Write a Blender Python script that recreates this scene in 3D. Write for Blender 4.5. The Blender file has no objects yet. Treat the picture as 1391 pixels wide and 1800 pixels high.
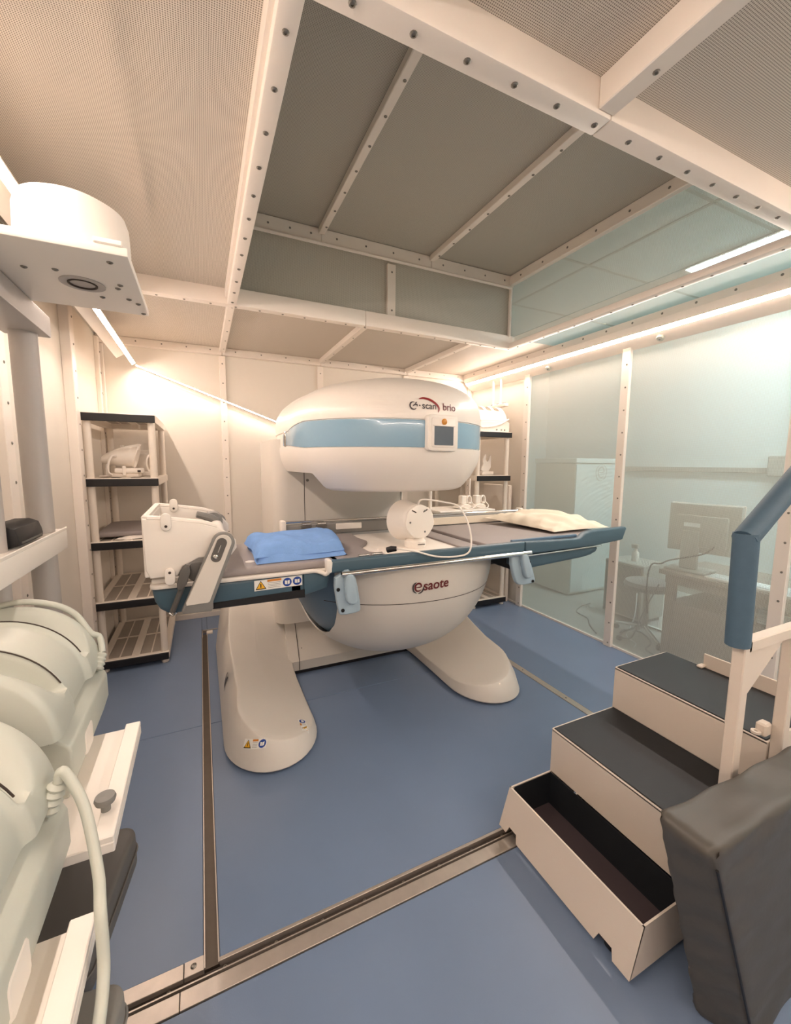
import bpy, bmesh, math, random
from mathutils import Vector, Matrix
random.seed(7)
S = bpy.context.scene
COL = S.collection
PI = math.pi

# ------------------------------------------------------------------ camera
FPX, YAW, PITCH, ROLL = 724.4657, 0.43936, 0.11665, 0.00674
cy_, sy_ = math.cos(YAW), math.sin(YAW)
fw = Vector((sy_*math.cos(PITCH), cy_*math.cos(PITCH), -math.sin(PITCH)))
rt = Vector((cy_, -sy_, 0)); up = rt.cross(fw)
r2 = math.cos(ROLL)*rt+math.sin(ROLL)*up
u2 = -math.sin(ROLL)*rt+math.cos(ROLL)*up
cd = bpy.data.cameras.new('camera'); cam = bpy.data.objects.new('camera', cd); COL.objects.link(cam)
m = Matrix((r2, u2, -fw)).transposed().to_4x4(); m.translation = (0, 0, 1.5)
cam.matrix_world = m
cd.sensor_width = 36; cd.sensor_fit = 'AUTO'; cd.lens = FPX/1800*36; cd.clip_start = .02
S.camera = cam
# ------------------------------------------------------------------ world, exposure
w = bpy.data.worlds.new('world'); S.world = w; w.use_nodes = True
w.node_tree.nodes['Background'].inputs[0].default_value = (.75, .88, 1, 1)
w.node_tree.nodes['Background'].inputs[1].default_value = .12
S.view_settings.view_transform = 'Standard'; S.view_settings.look = 'None'
S.view_settings.gamma = 1; S.view_settings.use_curve_mapping = False
S.view_settings.exposure = 2.28
S.cycles.use_denoising = True
S.cycles.max_bounces = 10; S.cycles.diffuse_bounces = 6; S.cycles.transparent_max_bounces = 16
LED_WARM, LED_POWER = (1, .832, .73), 20.0
PANEL_COOL, PANEL_POWER = (.74, .94, .99), 9.8

# ------------------------------------------------------------------ materials
def lin(h):
    h = h.lstrip('#'); v = [int(h[i:i+2], 16)/255 for i in (0, 2, 4)]
    return tuple(((c+.055)/1.055)**2.4 if c > .04045 else c/12.92 for c in v)+(1,)
def mat(name, col, rough=.5, metal=0, var=.04, vscale=6, bump=0, bscale=200, emit=None, es=0, spec=.5, coat=0):
    M = bpy.data.materials.new(name); M.use_nodes = True
    nt = M.node_tree; b = nt.nodes['Principled BSDF']
    c = lin(col) if isinstance(col, str) else tuple(col)+(1,)
    b.inputs['Roughness'].default_value = rough; b.inputs['Metallic'].default_value = metal
    b.inputs['Specular IOR Level'].default_value = spec
    b.inputs['Coat Weight'].default_value = coat
    tc = nt.nodes.new('ShaderNodeTexCoord')
    if var:
        n = nt.nodes.new('ShaderNodeTexNoise'); n.inputs['Scale'].default_value = vscale; n.inputs['Detail'].default_value = 4
        nt.links.new(tc.outputs['Object'], n.inputs['Vector'])
        mx = nt.nodes.new('ShaderNodeMix'); mx.data_type = 'RGBA'
        mx.inputs[6].default_value = tuple(max(0, x*(1-var)) for x in c[:3])+(1,)
        mx.inputs[7].default_value = tuple(min(1, x*(1+var)) for x in c[:3])+(1,)
        nt.links.new(n.outputs['Fac'], mx.inputs[0]); nt.links.new(mx.outputs[2], b.inputs['Base Color'])
    else:
        b.inputs['Base Color'].default_value = c
    if bump:
        n2 = nt.nodes.new('ShaderNodeTexNoise'); n2.inputs['Scale'].default_value = bscale; n2.inputs['Detail'].default_value = 3
        nt.links.new(tc.outputs['Object'], n2.inputs['Vector'])
        bp = nt.nodes.new('ShaderNodeBump'); bp.inputs['Strength'].default_value = bump; bp.inputs['Distance'].default_value = .004
        nt.links.new(n2.outputs['Fac'], bp.inputs['Height']); nt.links.new(bp.outputs['Normal'], b.inputs['Normal'])
    if emit:
        b.inputs['Emission Color'].default_value = tuple(emit)+(1,); b.inputs['Emission Strength'].default_value = es
    return M
def perforated(name, col, hole, axes, pitch=.0055, rad=.30, through=0.0):
    """painted sheet with a square grid of round holes; through = share of the hole that is open"""
    M = bpy.data.materials.new(name); M.use_nodes = True; nt = M.node_tree; b = nt.nodes['Principled BSDF']
    b.inputs['Roughness'].default_value = .55
    tc = nt.nodes.new('ShaderNodeTexCoord'); sp = nt.nodes.new('ShaderNodeSeparateXYZ')
    nt.links.new(tc.outputs['Object'], sp.inputs[0])
    def mth(op, a, bb=None):
        n = nt.nodes.new('ShaderNodeMath'); n.operation = op
        for i, v in enumerate((a, bb)):
            if v is None: continue
            if hasattr(v, 'links'): nt.links.new(v, n.inputs[i])
            else: n.inputs[i].default_value = v
        return n.outputs[0]
    d = []
    for a in axes:
        f = mth('FRACT', mth('MULTIPLY', sp.outputs['XYZ'.index(a)], 1/pitch))
        f = mth('SUBTRACT', f, .5); d.append(mth('MULTIPLY', f, f))
    h = mth('LESS_THAN', mth('ADD', d[0], d[1]), rad*rad)
    if through:
        b.inputs['Base Color'].default_value = lin(col)
        tr = nt.nodes.new('ShaderNodeBsdfTransparent'); mx = nt.nodes.new('ShaderNodeMixShader')
        nt.links.new(h, mx.inputs[0])
        nt.links.new(b.outputs[0], mx.inputs[1]); nt.links.new(tr.outputs[0], mx.inputs[2])
        nt.links.new(mx.outputs[0], nt.nodes['Material Output'].inputs[0])
    else:
        mx = nt.nodes.new('ShaderNodeMix'); mx.data_type = 'RGBA'
        mx.inputs[6].default_value = lin(col); mx.inputs[7].default_value = lin(hole)
        nt.links.new(h, mx.inputs[0]); nt.links.new(mx.outputs[2], b.inputs['Base Color'])
    return M
def stripes(name, col, dark, axis, pitch):
    M = bpy.data.materials.new(name); M.use_nodes = True; nt = M.node_tree; b = nt.nodes['Principled BSDF']
    tc = nt.nodes.new('ShaderNodeTexCoord'); sp = nt.nodes.new('ShaderNodeSeparateXYZ')
    nt.links.new(tc.outputs['Object'], sp.inputs[0])
    a = nt.nodes.new('ShaderNodeMath'); a.operation = 'MULTIPLY'; a.inputs[1].default_value = 1/pitch
    nt.links.new(sp.outputs['XYZ'.index(axis)], a.inputs[0])
    f = nt.nodes.new('ShaderNodeMath'); f.operation = 'FRACT'; nt.links.new(a.outputs[0], f.inputs[0])
    l = nt.nodes.new('ShaderNodeMath'); l.operation = 'LESS_THAN'; l.inputs[1].default_value = .6; nt.links.new(f.outputs[0], l.inputs[0])
    mx = nt.nodes.new('ShaderNodeMix'); mx.data_type = 'RGBA'; mx.inputs[6].default_value = lin(col); mx.inputs[7].default_value = lin(dark)
    nt.links.new(l.outputs[0], mx.inputs[0]); nt.links.new(mx.outputs[2], b.inputs['Base Color'])
    return M
MT = dict(
    frame=mat('frame_paint', '#efe6dc', .42, var=.02),
    panel=mat('wall_panel_paint', '#e4ddd2', .5, var=.03, vscale=2, bump=.05, bscale=500),
    mesh_xy=perforated('perforated_ceiling', '#dcd3c7', '#857b70', 'XY', rad=.30),
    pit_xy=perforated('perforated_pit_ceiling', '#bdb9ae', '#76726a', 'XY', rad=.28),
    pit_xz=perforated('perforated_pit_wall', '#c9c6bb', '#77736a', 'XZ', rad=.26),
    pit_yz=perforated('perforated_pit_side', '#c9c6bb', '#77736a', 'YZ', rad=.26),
    open_yz=perforated('open_mesh_wall', '#d6d5cc', '#000000', 'YZ', rad=.385, through=1),
    open_xy=perforated('open_mesh_ceiling', '#8f9a92', '#000000', 'XY', rad=.44, through=1),  # darker cool tone stands in for outside light passing through the mesh
    steel=mat('brushed_steel', '#c6bbb0', .42, .75, var=.12, vscale=30, bump=.05, bscale=400),
    rail_steel=mat('shaded_steel', '#5d5349', .45, .6, var=.15, vscale=20),  # steel darkened for the dark reflection and shade in the channel recess
    groove=mat('groove_dark', '#3a2e26', .6, var=.2),
    screw=mat('screw_steel', '#8d8880', .35, .9, var=0),
    floor=mat('blue_vinyl', '#7385a0', .36, var=.05, vscale=4, bump=.05, bscale=300, spec=.5),
    subfloor=mat('seam_dark', '#4d5a70', .8),
    shell=mat('scanner_white', '#efe7de', .33, var=.01, coat=.1),
    grey_shell=mat('scanner_offwhite', '#ded7cd', .45, var=.02, bump=.03, bscale=600),
    band=mat('band_blue', '#8db0c6', .18, var=.03, coat=.4),
    blue=mat('table_blue', '#496270', .35, var=.03),
    blue_light=mat('clamp_blue', '#aabfcc', .3, .05, var=.03),
    blue_dark=mat('bowl_inner_blue', '#5f7a92', .4, var=.03),
    black=mat('black_plastic', '#141316', .5, var=.1),
    rubber=mat('tread_rubber', '#191d22', .55, var=.15, vscale=40, bump=.1, bscale=300),
    chrome=mat('chrome', '#dcdad6', .15, 1, var=0),
    mattress=mat('mattress_grey', '#9b9391', .55, var=.05, bump=.08, bscale=120),
    white=mat('white_plastic', '#f1eae1', .4, var=.01),
    coil=mat('coil_offwhite', '#c3c6bb', .42, var=.015),
    grey=mat('grey_plastic', '#85837f', .5, var=.04),
    grey_dk=mat('dark_grey_plastic', '#5f5c58', .5, var=.04),
    screen=mat('screen_glass', '#5c6670', .25, var=.05),
    amber=mat('amber_button', '#c9872a', .3, var=.1),
    red=mat('logo_red', '#8d2226', .4, var=0),
    ink=mat('logo_ink', '#4a4446', .4, var=0),
    maroon=mat('logo_maroon', '#6d2a2c', .4, var=0),
    sticker=mat('sticker_white', '#f2efe8', .4, var=0),
    orange=mat('sticker_orange', '#d98a3a', .4, var=0),
    yellow=mat('sticker_yellow', '#f0b52c', .4, var=0),
    navy=mat('sticker_blue', '#22499c', .4, var=0),
    towel=mat('towel_blue', '#84ace6', .9, var=.14, vscale=18, bump=.6, bscale=260, spec=.1),
    pillow=mat('pillow_cotton', '#efe3d0', .85, var=.03, bump=.15, bscale=90, spec=.1),
    pad=mat('grey_vinyl_pad', '#504c46', .48, var=.05, bump=.12, bscale=40),
    column=mat('grey_post', '#b5afaa', .45, var=.02),
    rack=mat('rack_cream', '#e9dfd2', .5, var=.02),
    grille=stripes('rack_grille', '#cfc4b6', '#7d7368', 'Y', .009),
    foam=mat('handrail_foam', '#4b6476', .6, var=.06, vscale=60, bump=.2, bscale=500),
    stepwhite=mat('step_paint', '#dccfc1', .5, var=.03, vscale=3, bump=.15, bscale=700),
    stepinner=mat('step_inner', '#4d4144', .6, var=.1),
    concrete=mat('outer_floor', '#b9b9b0', .6, var=.08, vscale=3),
    outceil=mat('outer_ceiling', '#e3ece8', .7, var=.02),
    outwall=mat('outer_wall', '#dfe8e6', .7, var=.02),
    outgrey=mat('outer_grey', '#b0aea4', .6, var=.04),
    cab=mat('cabinet_white', '#d9e4e2', .45, var=.01),
    cabside=mat('cabinet_side', '#d6d6cd', .5, var=.02),
    wood=mat('desk_brown', '#8d8073', .6, var=.1, vscale=12),
    paper=mat('paper', '#eef4f4', .7, var=.02),
    led=mat('led_strip_light', '#fff4e6', .5, var=0, emit=LED_WARM, es=LED_POWER),
    cool=mat('ceiling_panel_light', '#ffffff', .5, var=0, emit=PANEL_COOL, es=PANEL_POWER),
)

# ------------------------------------------------------------------ builders
def bm(): return bmesh.new()
def box(b, x0, x1, y0, y1, z0, z1, bev=0, seg=2, M=None):
    r = bmesh.ops.create_cube(b, size=1)
    vs = r['verts']
    for v in vs:
        v.co = Vector((x0+(v.co.x+.5)*(x1-x0), y0+(v.co.y+.5)*(y1-y0), z0+(v.co.z+.5)*(z1-z0)))
    if bev:
        es = list({e for v in vs for e in v.link_edges})
        r = bmesh.ops.bevel(b, geom=es, offset=bev, segments=seg, profile=.5, affect='EDGES')
        vs = list({v for f in r['faces'] for v in f.verts} | {v for v in vs if v.is_valid})
    if M is not None:
        for v in vs: v.co = M @ v.co
    return b
def prism(b, pts, axis, a0, a1, bev=0, seg=2):
    """polygon pts in the plane normal to axis: 'Y' -> (x,z), 'X' -> (y,z), 'Z' -> (x,y)"""
    def P(p, a):
        return {'Y': (p[0], a, p[1]), 'X': (a, p[0], p[1]), 'Z': (p[0], p[1], a)}[axis]
    A = [b.verts.new(P(p, a0)) for p in pts]; B = [b.verts.new(P(p, a1)) for p in pts]
    n = len(pts); fs = [b.faces.new(A), b.faces.new(B[::-1])]
    for i in range(n): fs.append(b.faces.new((A[i], B[i], B[(i+1) % n], A[(i+1) % n])))
    bmesh.ops.recalc_face_normals(b, faces=fs)
    if bev:
        es = [e for f in fs[:2] for e in f.edges]
        bmesh.ops.bevel(b, geom=es, offset=bev, segments=seg, profile=.5, affect='EDGES')
    return b
def rrect(x0, x1, z0, z1, r, n=4):
    o = []
    for cx, cz, a0 in ((x1-r, z1-r, 0), (x0+r, z1-r, 90), (x0+r, z0+r, 180), (x1-r, z0+r, 270)):
        for i in range(n+1):
            a = math.radians(a0+90*i/n); o.append((cx+r*math.cos(a), cz+r*math.sin(a)))
    return o
def smooth_poly(pts, it=2):
    for _ in range(it):
        o = []
        for i, p in enumerate(pts):
            q = pts[(i+1) % len(pts)]
            o += [(p[0]*.75+q[0]*.25, p[1]*.75+q[1]*.25), (p[0]*.25+q[0]*.75, p[1]*.25+q[1]*.75)]
        pts = o
    return pts
def loft(b, rings, cap0=True, cap1=True, closed=True):
    R = [[b.verts.new(p) for p in r] for r in rings]; fs = []
    n = len(R[0])
    for i in range(len(R)-1):
        for j in range(n if closed else n-1):
            k = (j+1) % n
            fs.append(b.faces.new((R[i][j], R[i][k], R[i+1][k], R[i+1][j])))
    if cap0 and closed: fs.append(b.faces.new(R[0][::-1]))
    if cap1 and closed: fs.append(b.faces.new(R[-1]))
    bmesh.ops.recalc_face_normals(b, faces=fs)
    return b
def catmull(pts, n=6):
    pts = [Vector(p) for p in pts]; o = []
    for i in range(len(pts)-1):
        p0 = pts[max(i-1, 0)]; p1 = pts[i]; p2 = pts[i+1]; p3 = pts[min(i+2, len(pts)-1)]
        for k in range(n):
            t = k/n
            o.append(.5*((2*p1)+(p2-p0)*t+(2*p0-5*p1+4*p2-p3)*t*t+(3*p1-p0-3*p2+p3)*t**3))
    return o+[pts[-1]]
def tube(b, pts, r, seg=10, sm=0):
    if sm: pts = catmull(pts, sm)
    pts = [Vector(p) for p in pts]; rs = r if isinstance(r, list) else [r]*len(pts)
    rings = []; nprev = None
    for i, p in enumerate(pts):
        t = (pts[min(i+1, len(pts)-1)]-pts[max(i-1, 0)]).normalized()
        n = nprev-t*nprev.dot(t) if nprev else t.orthogonal()
        n.normalize(); nprev = n; q = t.cross(n)
        rings.append([p+(n*math.cos(2*PI*k/seg)+q*math.sin(2*PI*k/seg))*rs[i] for k in range(seg)])
    return loft(b, rings)
def lathe(b, prof, M=None, seg=32, cap0=True, cap1=True):
    """prof = list of (radius, height) about local Z, placed by matrix M"""
    M = M or Matrix.Identity(4)
    return loft(b, [[M @ Vector((r*math.cos(2*PI*k/seg), r*math.sin(2*PI*k/seg), h)) for k in range(seg)] for r, h in prof], cap0, cap1)
def frame_at(p, zdir, xhint=(0, 0, 1)):
    z = Vector(zdir).normalized(); x = Vector(xhint)
    x = (x-z*x.dot(z)); x = x.normalized() if x.length > 1e-5 else z.orthogonal().normalized()
    y = z.cross(x); M = Matrix((x, y, z)).transposed().to_4x4(); M.translation = Vector(p); return M
def origin(o):
    while o.parent: o = o.parent
    return Vector((0, 0, 0)) if o.get('_local') else o.location.copy()
def obj(name, b, m, parent=None, sm=35, local=False):
    me = bpy.data.meshes.new(name)
    if parent is not None:
        off = origin(parent)
        if off.length: bmesh.ops.translate(b, verts=b.verts, vec=-off)
    b.to_mesh(me); b.free()
    if sm:
        me.polygons.foreach_set('use_smooth', [True]*len(me.polygons)); me.set_sharp_from_angle(angle=math.radians(sm))
    me.materials.append(MT[m] if isinstance(m, str) else m)
    o = bpy.data.objects.new(name, me); COL.objects.link(o)
    if parent is not None: o.parent = parent
    return o
def tag(o, label, cat, group=None):
    o['label'] = label; o['category'] = cat
    if group: o['group'] = group
    return o
def thing(name, label, cat, loc, group=None, rz=0, local=False):
    o = bpy.data.objects.new(name, None); COL.objects.link(o); o.location = loc
    o.rotation_euler = (0, 0, rz); o.empty_display_size = .05
    if local: o['_local'] = 1
    return tag(o, label, cat, group)
def struct(name, b=None, m=None, parent=None, sm=35):
    if b is None:
        o = bpy.data.objects.new(name, None); COL.objects.link(o)
    else: o = obj(name, b, m, parent, sm)
    o['kind'] = 'structure'; return o
def copy_tree(o, parent=None):
    c = o.copy(); COL.objects.link(c); c.parent = parent
    for ch in list(o.children): copy_tree(ch, c)
    return c
_sm = None
def screw(parent, p, nrm, s=1.0):
    """domed screw head sharing one mesh, on a part of a frame"""
    global _sm
    if _sm is None:
        b = bm(); lathe(b, [(.0085, 0), (.0085, .0015), (.006, .0035), (.003, .004), (.0028, .0022)], seg=10, cap0=False)
        me = bpy.data.meshes.new('screw'); b.to_mesh(me); b.free(); me.materials.append(MT['screw']); _sm = me
    o = bpy.data.objects.new('screw', _sm); COL.objects.link(o); o.parent = parent
    M = frame_at(Vector(p)-origin(parent), nrm, (0, 1, .1)); o.matrix_local = M @ Matrix.Scale(s, 4)
    return o
def text_mesh(body, size, extrude=.0006, offset=0.0, shear=0):
    c = bpy.data.curves.new('text', 'FONT'); c.body = body; c.size = size; c.extrude = extrude; c.offset = offset; c.shear = shear
    c.resolution_u = 4
    o = bpy.data.objects.new('text', c); COL.objects.link(o)
    dg = bpy.context.evaluated_depsgraph_get(); dg.update()
    me = bpy.data.meshes.new_from_object(o.evaluated_get(dg))
    b = bm(); b.from_mesh(me); bpy.data.objects.remove(o); bpy.data.curves.remove(c); bpy.data.meshes.remove(me)
    return b

# ================================================================== ROOM
ZC, ZB, ZP = 2.55, 2.46, 3.03          # ceiling, beam underside, raised ceiling
XL, XR, YB, YF = -.75, 3.03, 4.30, -1.3
# ---- floor: vinyl sheets laid between steel channels
fl = struct('floor', box(bm(), XL-.1, XR+.02, YF-.1, YB+.1, -.06, -.022), 'subfloor')
def sheet(x0, x1, y0, y1):
    g = .0012
    obj('vinyl_sheet', box(bm(), x0+g, x1-g, y0+g, y1-g, -.021, 0, .0015, 1), 'floor', fl)
for s in ((XL, -.057, 2.466, YB), (XL, -.057, 1.237, 2.464), (.0-.014, 2.05, 1.212, 2.464), (-.014, 2.05, 2.466, YB),
          (2.10, XR, 1.237, YB), (XL, XR, YF, 1.118), (-.057, -.014, 3.95, YB), (2.05, 2.10, 3.9, YB)):
    sheet(*s)
t = struct('trim_1', box(bm(), XL, 2.3, 1.166, 1.196, -.019, -.012), 'groove')      # cross channel
obj('channel_strip', box(bm(), XL, -.12, 1.12, 1.166, -.02, .003, .001, 1), 'steel', t)
obj('channel_strip', box(bm(), -.118, 2.3, 1.12, 1.166, -.02, .003, .001, 1), 'steel', t)
obj('channel_strip', box(bm(), XL, -.112, 1.196, 1.237, -.02, .003, .001, 1), 'steel', t)
obj('channel_strip', box(bm(), -.110, -.057, 1.196, 1.237, -.02, .004, .001, 1), 'steel', t)
obj('channel_strip', box(bm(), -.014, 2.3, 1.2, 1.211, -.02, .003, .001, 1), 'steel', t)
obj('channel_lip', box(bm(), XL, 2.3, 1.176, 1.180, -.012, .0), 'steel', t)
for i in range(16): screw(t, (-.6+i*.15, 1.187, -.011), (0, 0, 1), .8)
screw(t, (-.085, 1.217, .004), (0, 0, 1), 1)
t = struct('trim_2', box(bm(), -.056, -.015, 1.2, 3.86, -.02, -.006), 'rail_steel')      # left long channel
obj('channel_edge', box(bm(), -.057, -.053, 1.2, 3.86, -.006, .002), 'steel', t)
obj('channel_edge', box(bm(), -.018, -.014, 1.2, 3.86, -.006, .001), 'steel', t)
obj('end_box', box(bm(), -.057, -.05, 3.78, 3.95, -.02, .004), 'steel', t)
obj('end_box', box(bm(), -.057, .07, 3.93, 3.95, -.02, .004), 'steel', t)
obj('spacer_block', box(bm(), -.02, .03, 3.84, 3.9, -.02, .012, .004), 'rack', t)
t = struct('trim_3', box(bm(), 2.051, 2.099, 1.24, 3.9, -.02, .0015), 'steel')      # right long channel
for i in range(6): screw(t, (2.075, 1.4+i*.4, .0015), (0, 0, 1), .7)

# ---- back wall
wb = struct('wall_back', box(bm(), XL-.05, XR+.05, YB+.03, YB+.06, 0, ZC+.05), 'panel')
xs = [XL, .219, 1.147, 2.13, XR]
for a, c in zip(xs, xs[1:]):
    obj('panel', box(bm(), a+.002, c-.002, YB, YB+.028, 0, ZC, .002, 1), 'panel', wb)
for x0, x1 in ((-.75, -.70), (.192, .246), (1.117, 1.177), (2.10, 2.16), (2.98, 3.03)):
    p = obj('post', box(bm(), x0, x1, YB-.03, YB, 0, 2.482, .003, 1), 'frame', wb)
    for i in range(14): screw(p, ((x0+x1)/2, YB-.03, 2.41-i*.175), (0, -1, 0), .75)
for a, c in ((XL, .218), (.221, 1.146), (1.149, 2.129), (2.132, 2.9)):
    p = obj('top_rail', box(bm(), a, c, YB-.05, YB, 2.485, ZC, .004, 1), 'frame', wb)
    n = max(3, int((c-a)/.19))
    for i in range(n): screw(p, (a+(c-a)*(i+.5)/n, YB-.05, 2.522), (0, -1, 0), .75)
struct('baseboard_back', box(bm(), XL, XR, YB-.008, YB, 0, .05, .002, 1), 'frame')
# ---- left wall
wl = struct('wall_left', box(bm(), XL-.06, XL-.03, YF, YB, 0, ZC+.05), 'panel')
ys = [YF, -.3, .9, 2.25, 3.31, YB]
for a, c in zip(ys, ys[1:]):
    obj('panel', box(bm(), XL-.028, XL, a+.002, c-.002, 0, ZC, .002, 1), 'panel', wl)
for y0, y1, d in ((-.33, -.27, .03), (.87, .93, .03), (2.22, 2.30, .035), (3.25, 3.345, .055), (4.2, 4.26, .03)):
    p = obj('post', box(bm(), XL, XL+d, y0, y1, 0, ZC-.03, .003, 1), 'frame', wl)
    for i in range(15): screw(p, (XL+d, (y0+y1)/2+.012, 2.4-i*.165), (1, 0, 0), .8)
# ---- front wall, behind the photographer
wf = struct('wall_front', box(bm(), XL-.05, XR+.05, YF-.04, YF, 0, ZC+.05), 'panel')
# ---- right wall: see-through perforated sheets between posts
wr = struct('wall_right', box(bm(), XR-.005, XR+.03, YF, YB, -.02, .018, .002, 1), 'frame')
ys = [YF, -.0, 1.155, 2.22, 3.295, YB]
for a, c in zip(ys, ys[1:]):
    obj('mesh_panel', box(bm(), XR+.004, XR+.0055, a+.002, c-.002, .018, 2.40), 'open_yz' if c < 4 else 'panel', wr, 0)
for y0, y1 in ((-.04, .04), (1.115, 1.195), (2.18, 2.26), (3.252, 3.335), (4.25, 4.30)):
    p = obj('post', box(bm(), XR-.03, XR+.002, y0+.012, y1, 0, 2.40, .003, 1), 'frame', wr)
    for i in range(14): screw(p, (XR-.03, (y0+y1)/2-.004, 2.27-i*.172), (-1, 0, 0), .8)

# ---- ceiling bays
ce = struct('ceiling', box(bm(), XL, .20, 2.60, 2.61, ZC+.03, ZC+.05), 'panel')
def bay(x0, x1, y0, y1, m='mesh_xy', z=ZC):
    obj('panel', box(bm(), x0+.001, x1-.001, y0+.001, y1-.001, z, z+.002), m, ce, 0)
bay(XL, .215, YF, 2.86); bay(.215, 1.06, YF, .93); bay(1.06, XR, YF, .93)
for a, c in ((XL, .222), (.222, 1.155), (1.155, 2.125), (2.125, XR)): bay(a, c, 2.86, YB)
bay(2.39, XR, .93, 2.86, 'open_xy')
for a, c in ((.2, .782), (.782, 1.617), (1.617, 2.41)): bay(a, c, .9, 2.88, 'pit_xy', ZP)
def joist(x0, x1, y0, y1, z0, z1, n, s=.75):
    p = obj('joist', box(bm(), x0, x1, y0, y1, z0, z1, .003, 1), 'frame', ce)
    for i in range(n): screw(p, ((x0+x1)/2+.006, y0+(y1-y0)*(i+.5)/n, z0), (0, 0, -1), s)
for x in (.222, 1.155, 2.125): joist(x-.024, x+.024, 2.89, YB-.05, 2.507, ZC, 5)
joist(1.03, 1.09, YF, .90, 2.47, ZC, 8, 1)
for x in (.782, 1.617): joist(x-.02, x+.02, .965, 2.83, 2.99, ZP, 10, .9)
# dark holes of the closed bays are coloured into the sheets; no cover above
# ---- beams round the raised bay
def beam(n, x0, x1, y0, y1, z0=ZB, z1=ZC+.012):
    return struct(n, box(bm(), x0, x1, y0, y1, z0, z1, .005, 2), 'frame')
t = beam('trim_4', .24, 1.083, .90, .965)
obj('beam_piece', box(bm(), 1.085, XR, .90, .965, ZB, ZC+.012, .005, 2), 'frame', t)
for i in range(20): screw(t, (.33+i*.145, .932, ZB), (0, 0, -1), 1.1)
t = beam('trim_5', XL, 1.09, 2.83, 2.89)
obj('beam_piece', box(bm(), 1.092, 2.42, 2.83, 2.89, ZB, ZC+.012, .005, 2), 'frame', t)
for i in range(22): screw(t, (-.62+i*.143, 2.862, ZB), (0, 0, -1), .85)
t = beam('trim_6', .188, .24, YF, 2.828)
obj('edge_strip', box(bm(), .176, .188, YF, 2.828, ZB+.03, ZC), 'frame', t)
for i in range(15): screw(t, (.214, 2.79-i*.158, ZB), (0, 0, -1), 1.0)
t = beam('trim_7', 2.362, 2.42, .965, 2.83, ZB, 2.50)
for i in range(13): screw(t, (2.395, 2.76-i*.143, ZB), (0, 0, -1), .9)
# ---- raised bay walls
wp = struct('wall_raised_bay', box(bm(), .2, 2.41, 2.87, 2.872, ZC, ZP), 'pit_xz', None, 0)
obj('panel', box(bm(), .198, .2, .9, 2.87, ZC, ZP), 'pit_yz', wp, 0)
obj('panel', box(bm(), .2, 2.41, .9, .902, ZC, ZP), 'pit_xz', wp, 0)
obj('mesh_panel', box(bm(), 2.395, 2.397, .9, 2.87, 2.49, ZP), 'open_yz', wp, 0)
p = obj('post', box(bm(), 1.263, 1.327, 2.845, 2.87, ZC, 2.915, .003, 1), 'frame', wp)
screw(p, (1.297, 2.845, 2.86), (0, -1, 0), .8); screw(p, (1.297, 2.845, 2.6), (0, -1, 0), .8)
obj('post', box(bm(), 2.372, 2.395, 2.845, 2.87, ZC, ZP, .003, 1), 'frame', wp)
for a, c in ((.24, .78), (.783, 1.615), (1.618, 2.395)):
    p = obj('top_rail', box(bm(), a, c, 2.835, 2.87, 2.945, ZP-.001, .004, 1), 'frame', wp)
    for i in range(4): screw(p, (a+(c-a)*(i+.5)/4, 2.835, 2.985), (0, -1, 0), .8)
obj('conduit', tube(bm(), [(.24, 2.825, 2.93), (2.36, 2.825, 2.93)], .011, 8), 'frame', wp)
obj('conduit', tube(bm(), [(2.362, 2.828, 2.93), (2.362, 2.828, ZC)], .009, 8), 'frame', wp)
p = obj('side_rail', box(bm(), 2.355, 2.395, .965, 2.84, 2.955, ZP-.001, .004, 1), 'frame', wp)
for i in range(8): screw(p, (2.355, 1.1+i*.23, 2.99), (-1, 0, 0), .9)

# ---- light troughs and LED strips
t = struct('trim_8', prism(bm(), [(-.56, 2.30), (-.492, 2.343), (-.50, 2.40), (-.66, ZC), (-.735, ZC)], 'Y', YF, 3.93, .002, 1), 'frame')
def led(name, pts, wx, label, nrm):
    """flat tape light following pts: a slim channel with the glowing face on the nrm side"""
    n = Vector(nrm).normalized(); o = thing(name, label, 'light', pts[0])
    ch, fc = bm(), bm()
    for a, c in zip(pts, pts[1:]):
        a, c = Vector(a), Vector(c); d = (c-a); L = d.length
        M = frame_at(a, d, n)
        box(ch, -.006, .0, -wx/2-.003, wx/2+.003, 0, L, M=M)
        fc.faces.new([fc.verts.new(M @ Vector((.001, s*wx/2, l))) for s, l in ((-1, 0), (-1, L), (1, L), (1, 0))])
    obj('channel', ch, 'frame', o, 0); obj('diffuser', fc, 'led', o, 0); return o
led('led_strip', [(-.478, YF+.05, 2.322), (-.478, 4.20, 2.322)], .026, 'glowing tape light along the cornice of the left wall above the coil rack', (.55, 0, -.83))
led('led_strip', [(-.466, 4.232, 2.317), (.794, 4.232, 1.863)], .009, 'slanting glowing tape light running down across the back wall to the scanner', (0, -.45, -.89))
t = struct('trim_9', prism(bm(), [(XR, 2.372), (XR, ZC), (2.885, ZC), (2.885, 2.50), (2.925, 2.455), (2.945, 2.428)], 'Y', YF, YB-.03, .002, 1), 'frame')
for i in range(24): screw(t, (2.885, -.9+i*.215, 2.527), (-1, 0, 0), .9)
led('led_strip', [(2.928, YF+.05, 2.443), (2.928, 4.25, 2.443)], .030, 'glowing tape light along the top of the see-through mesh wall on the right', (-.68, 0, -.73))
led('led_strip', [(-.5, YF+.03, 2.34), (2.9, YF+.03, 2.34)], .019, 'glowing tape light along the wall behind the photographer', (0, .6, -.8))
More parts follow.
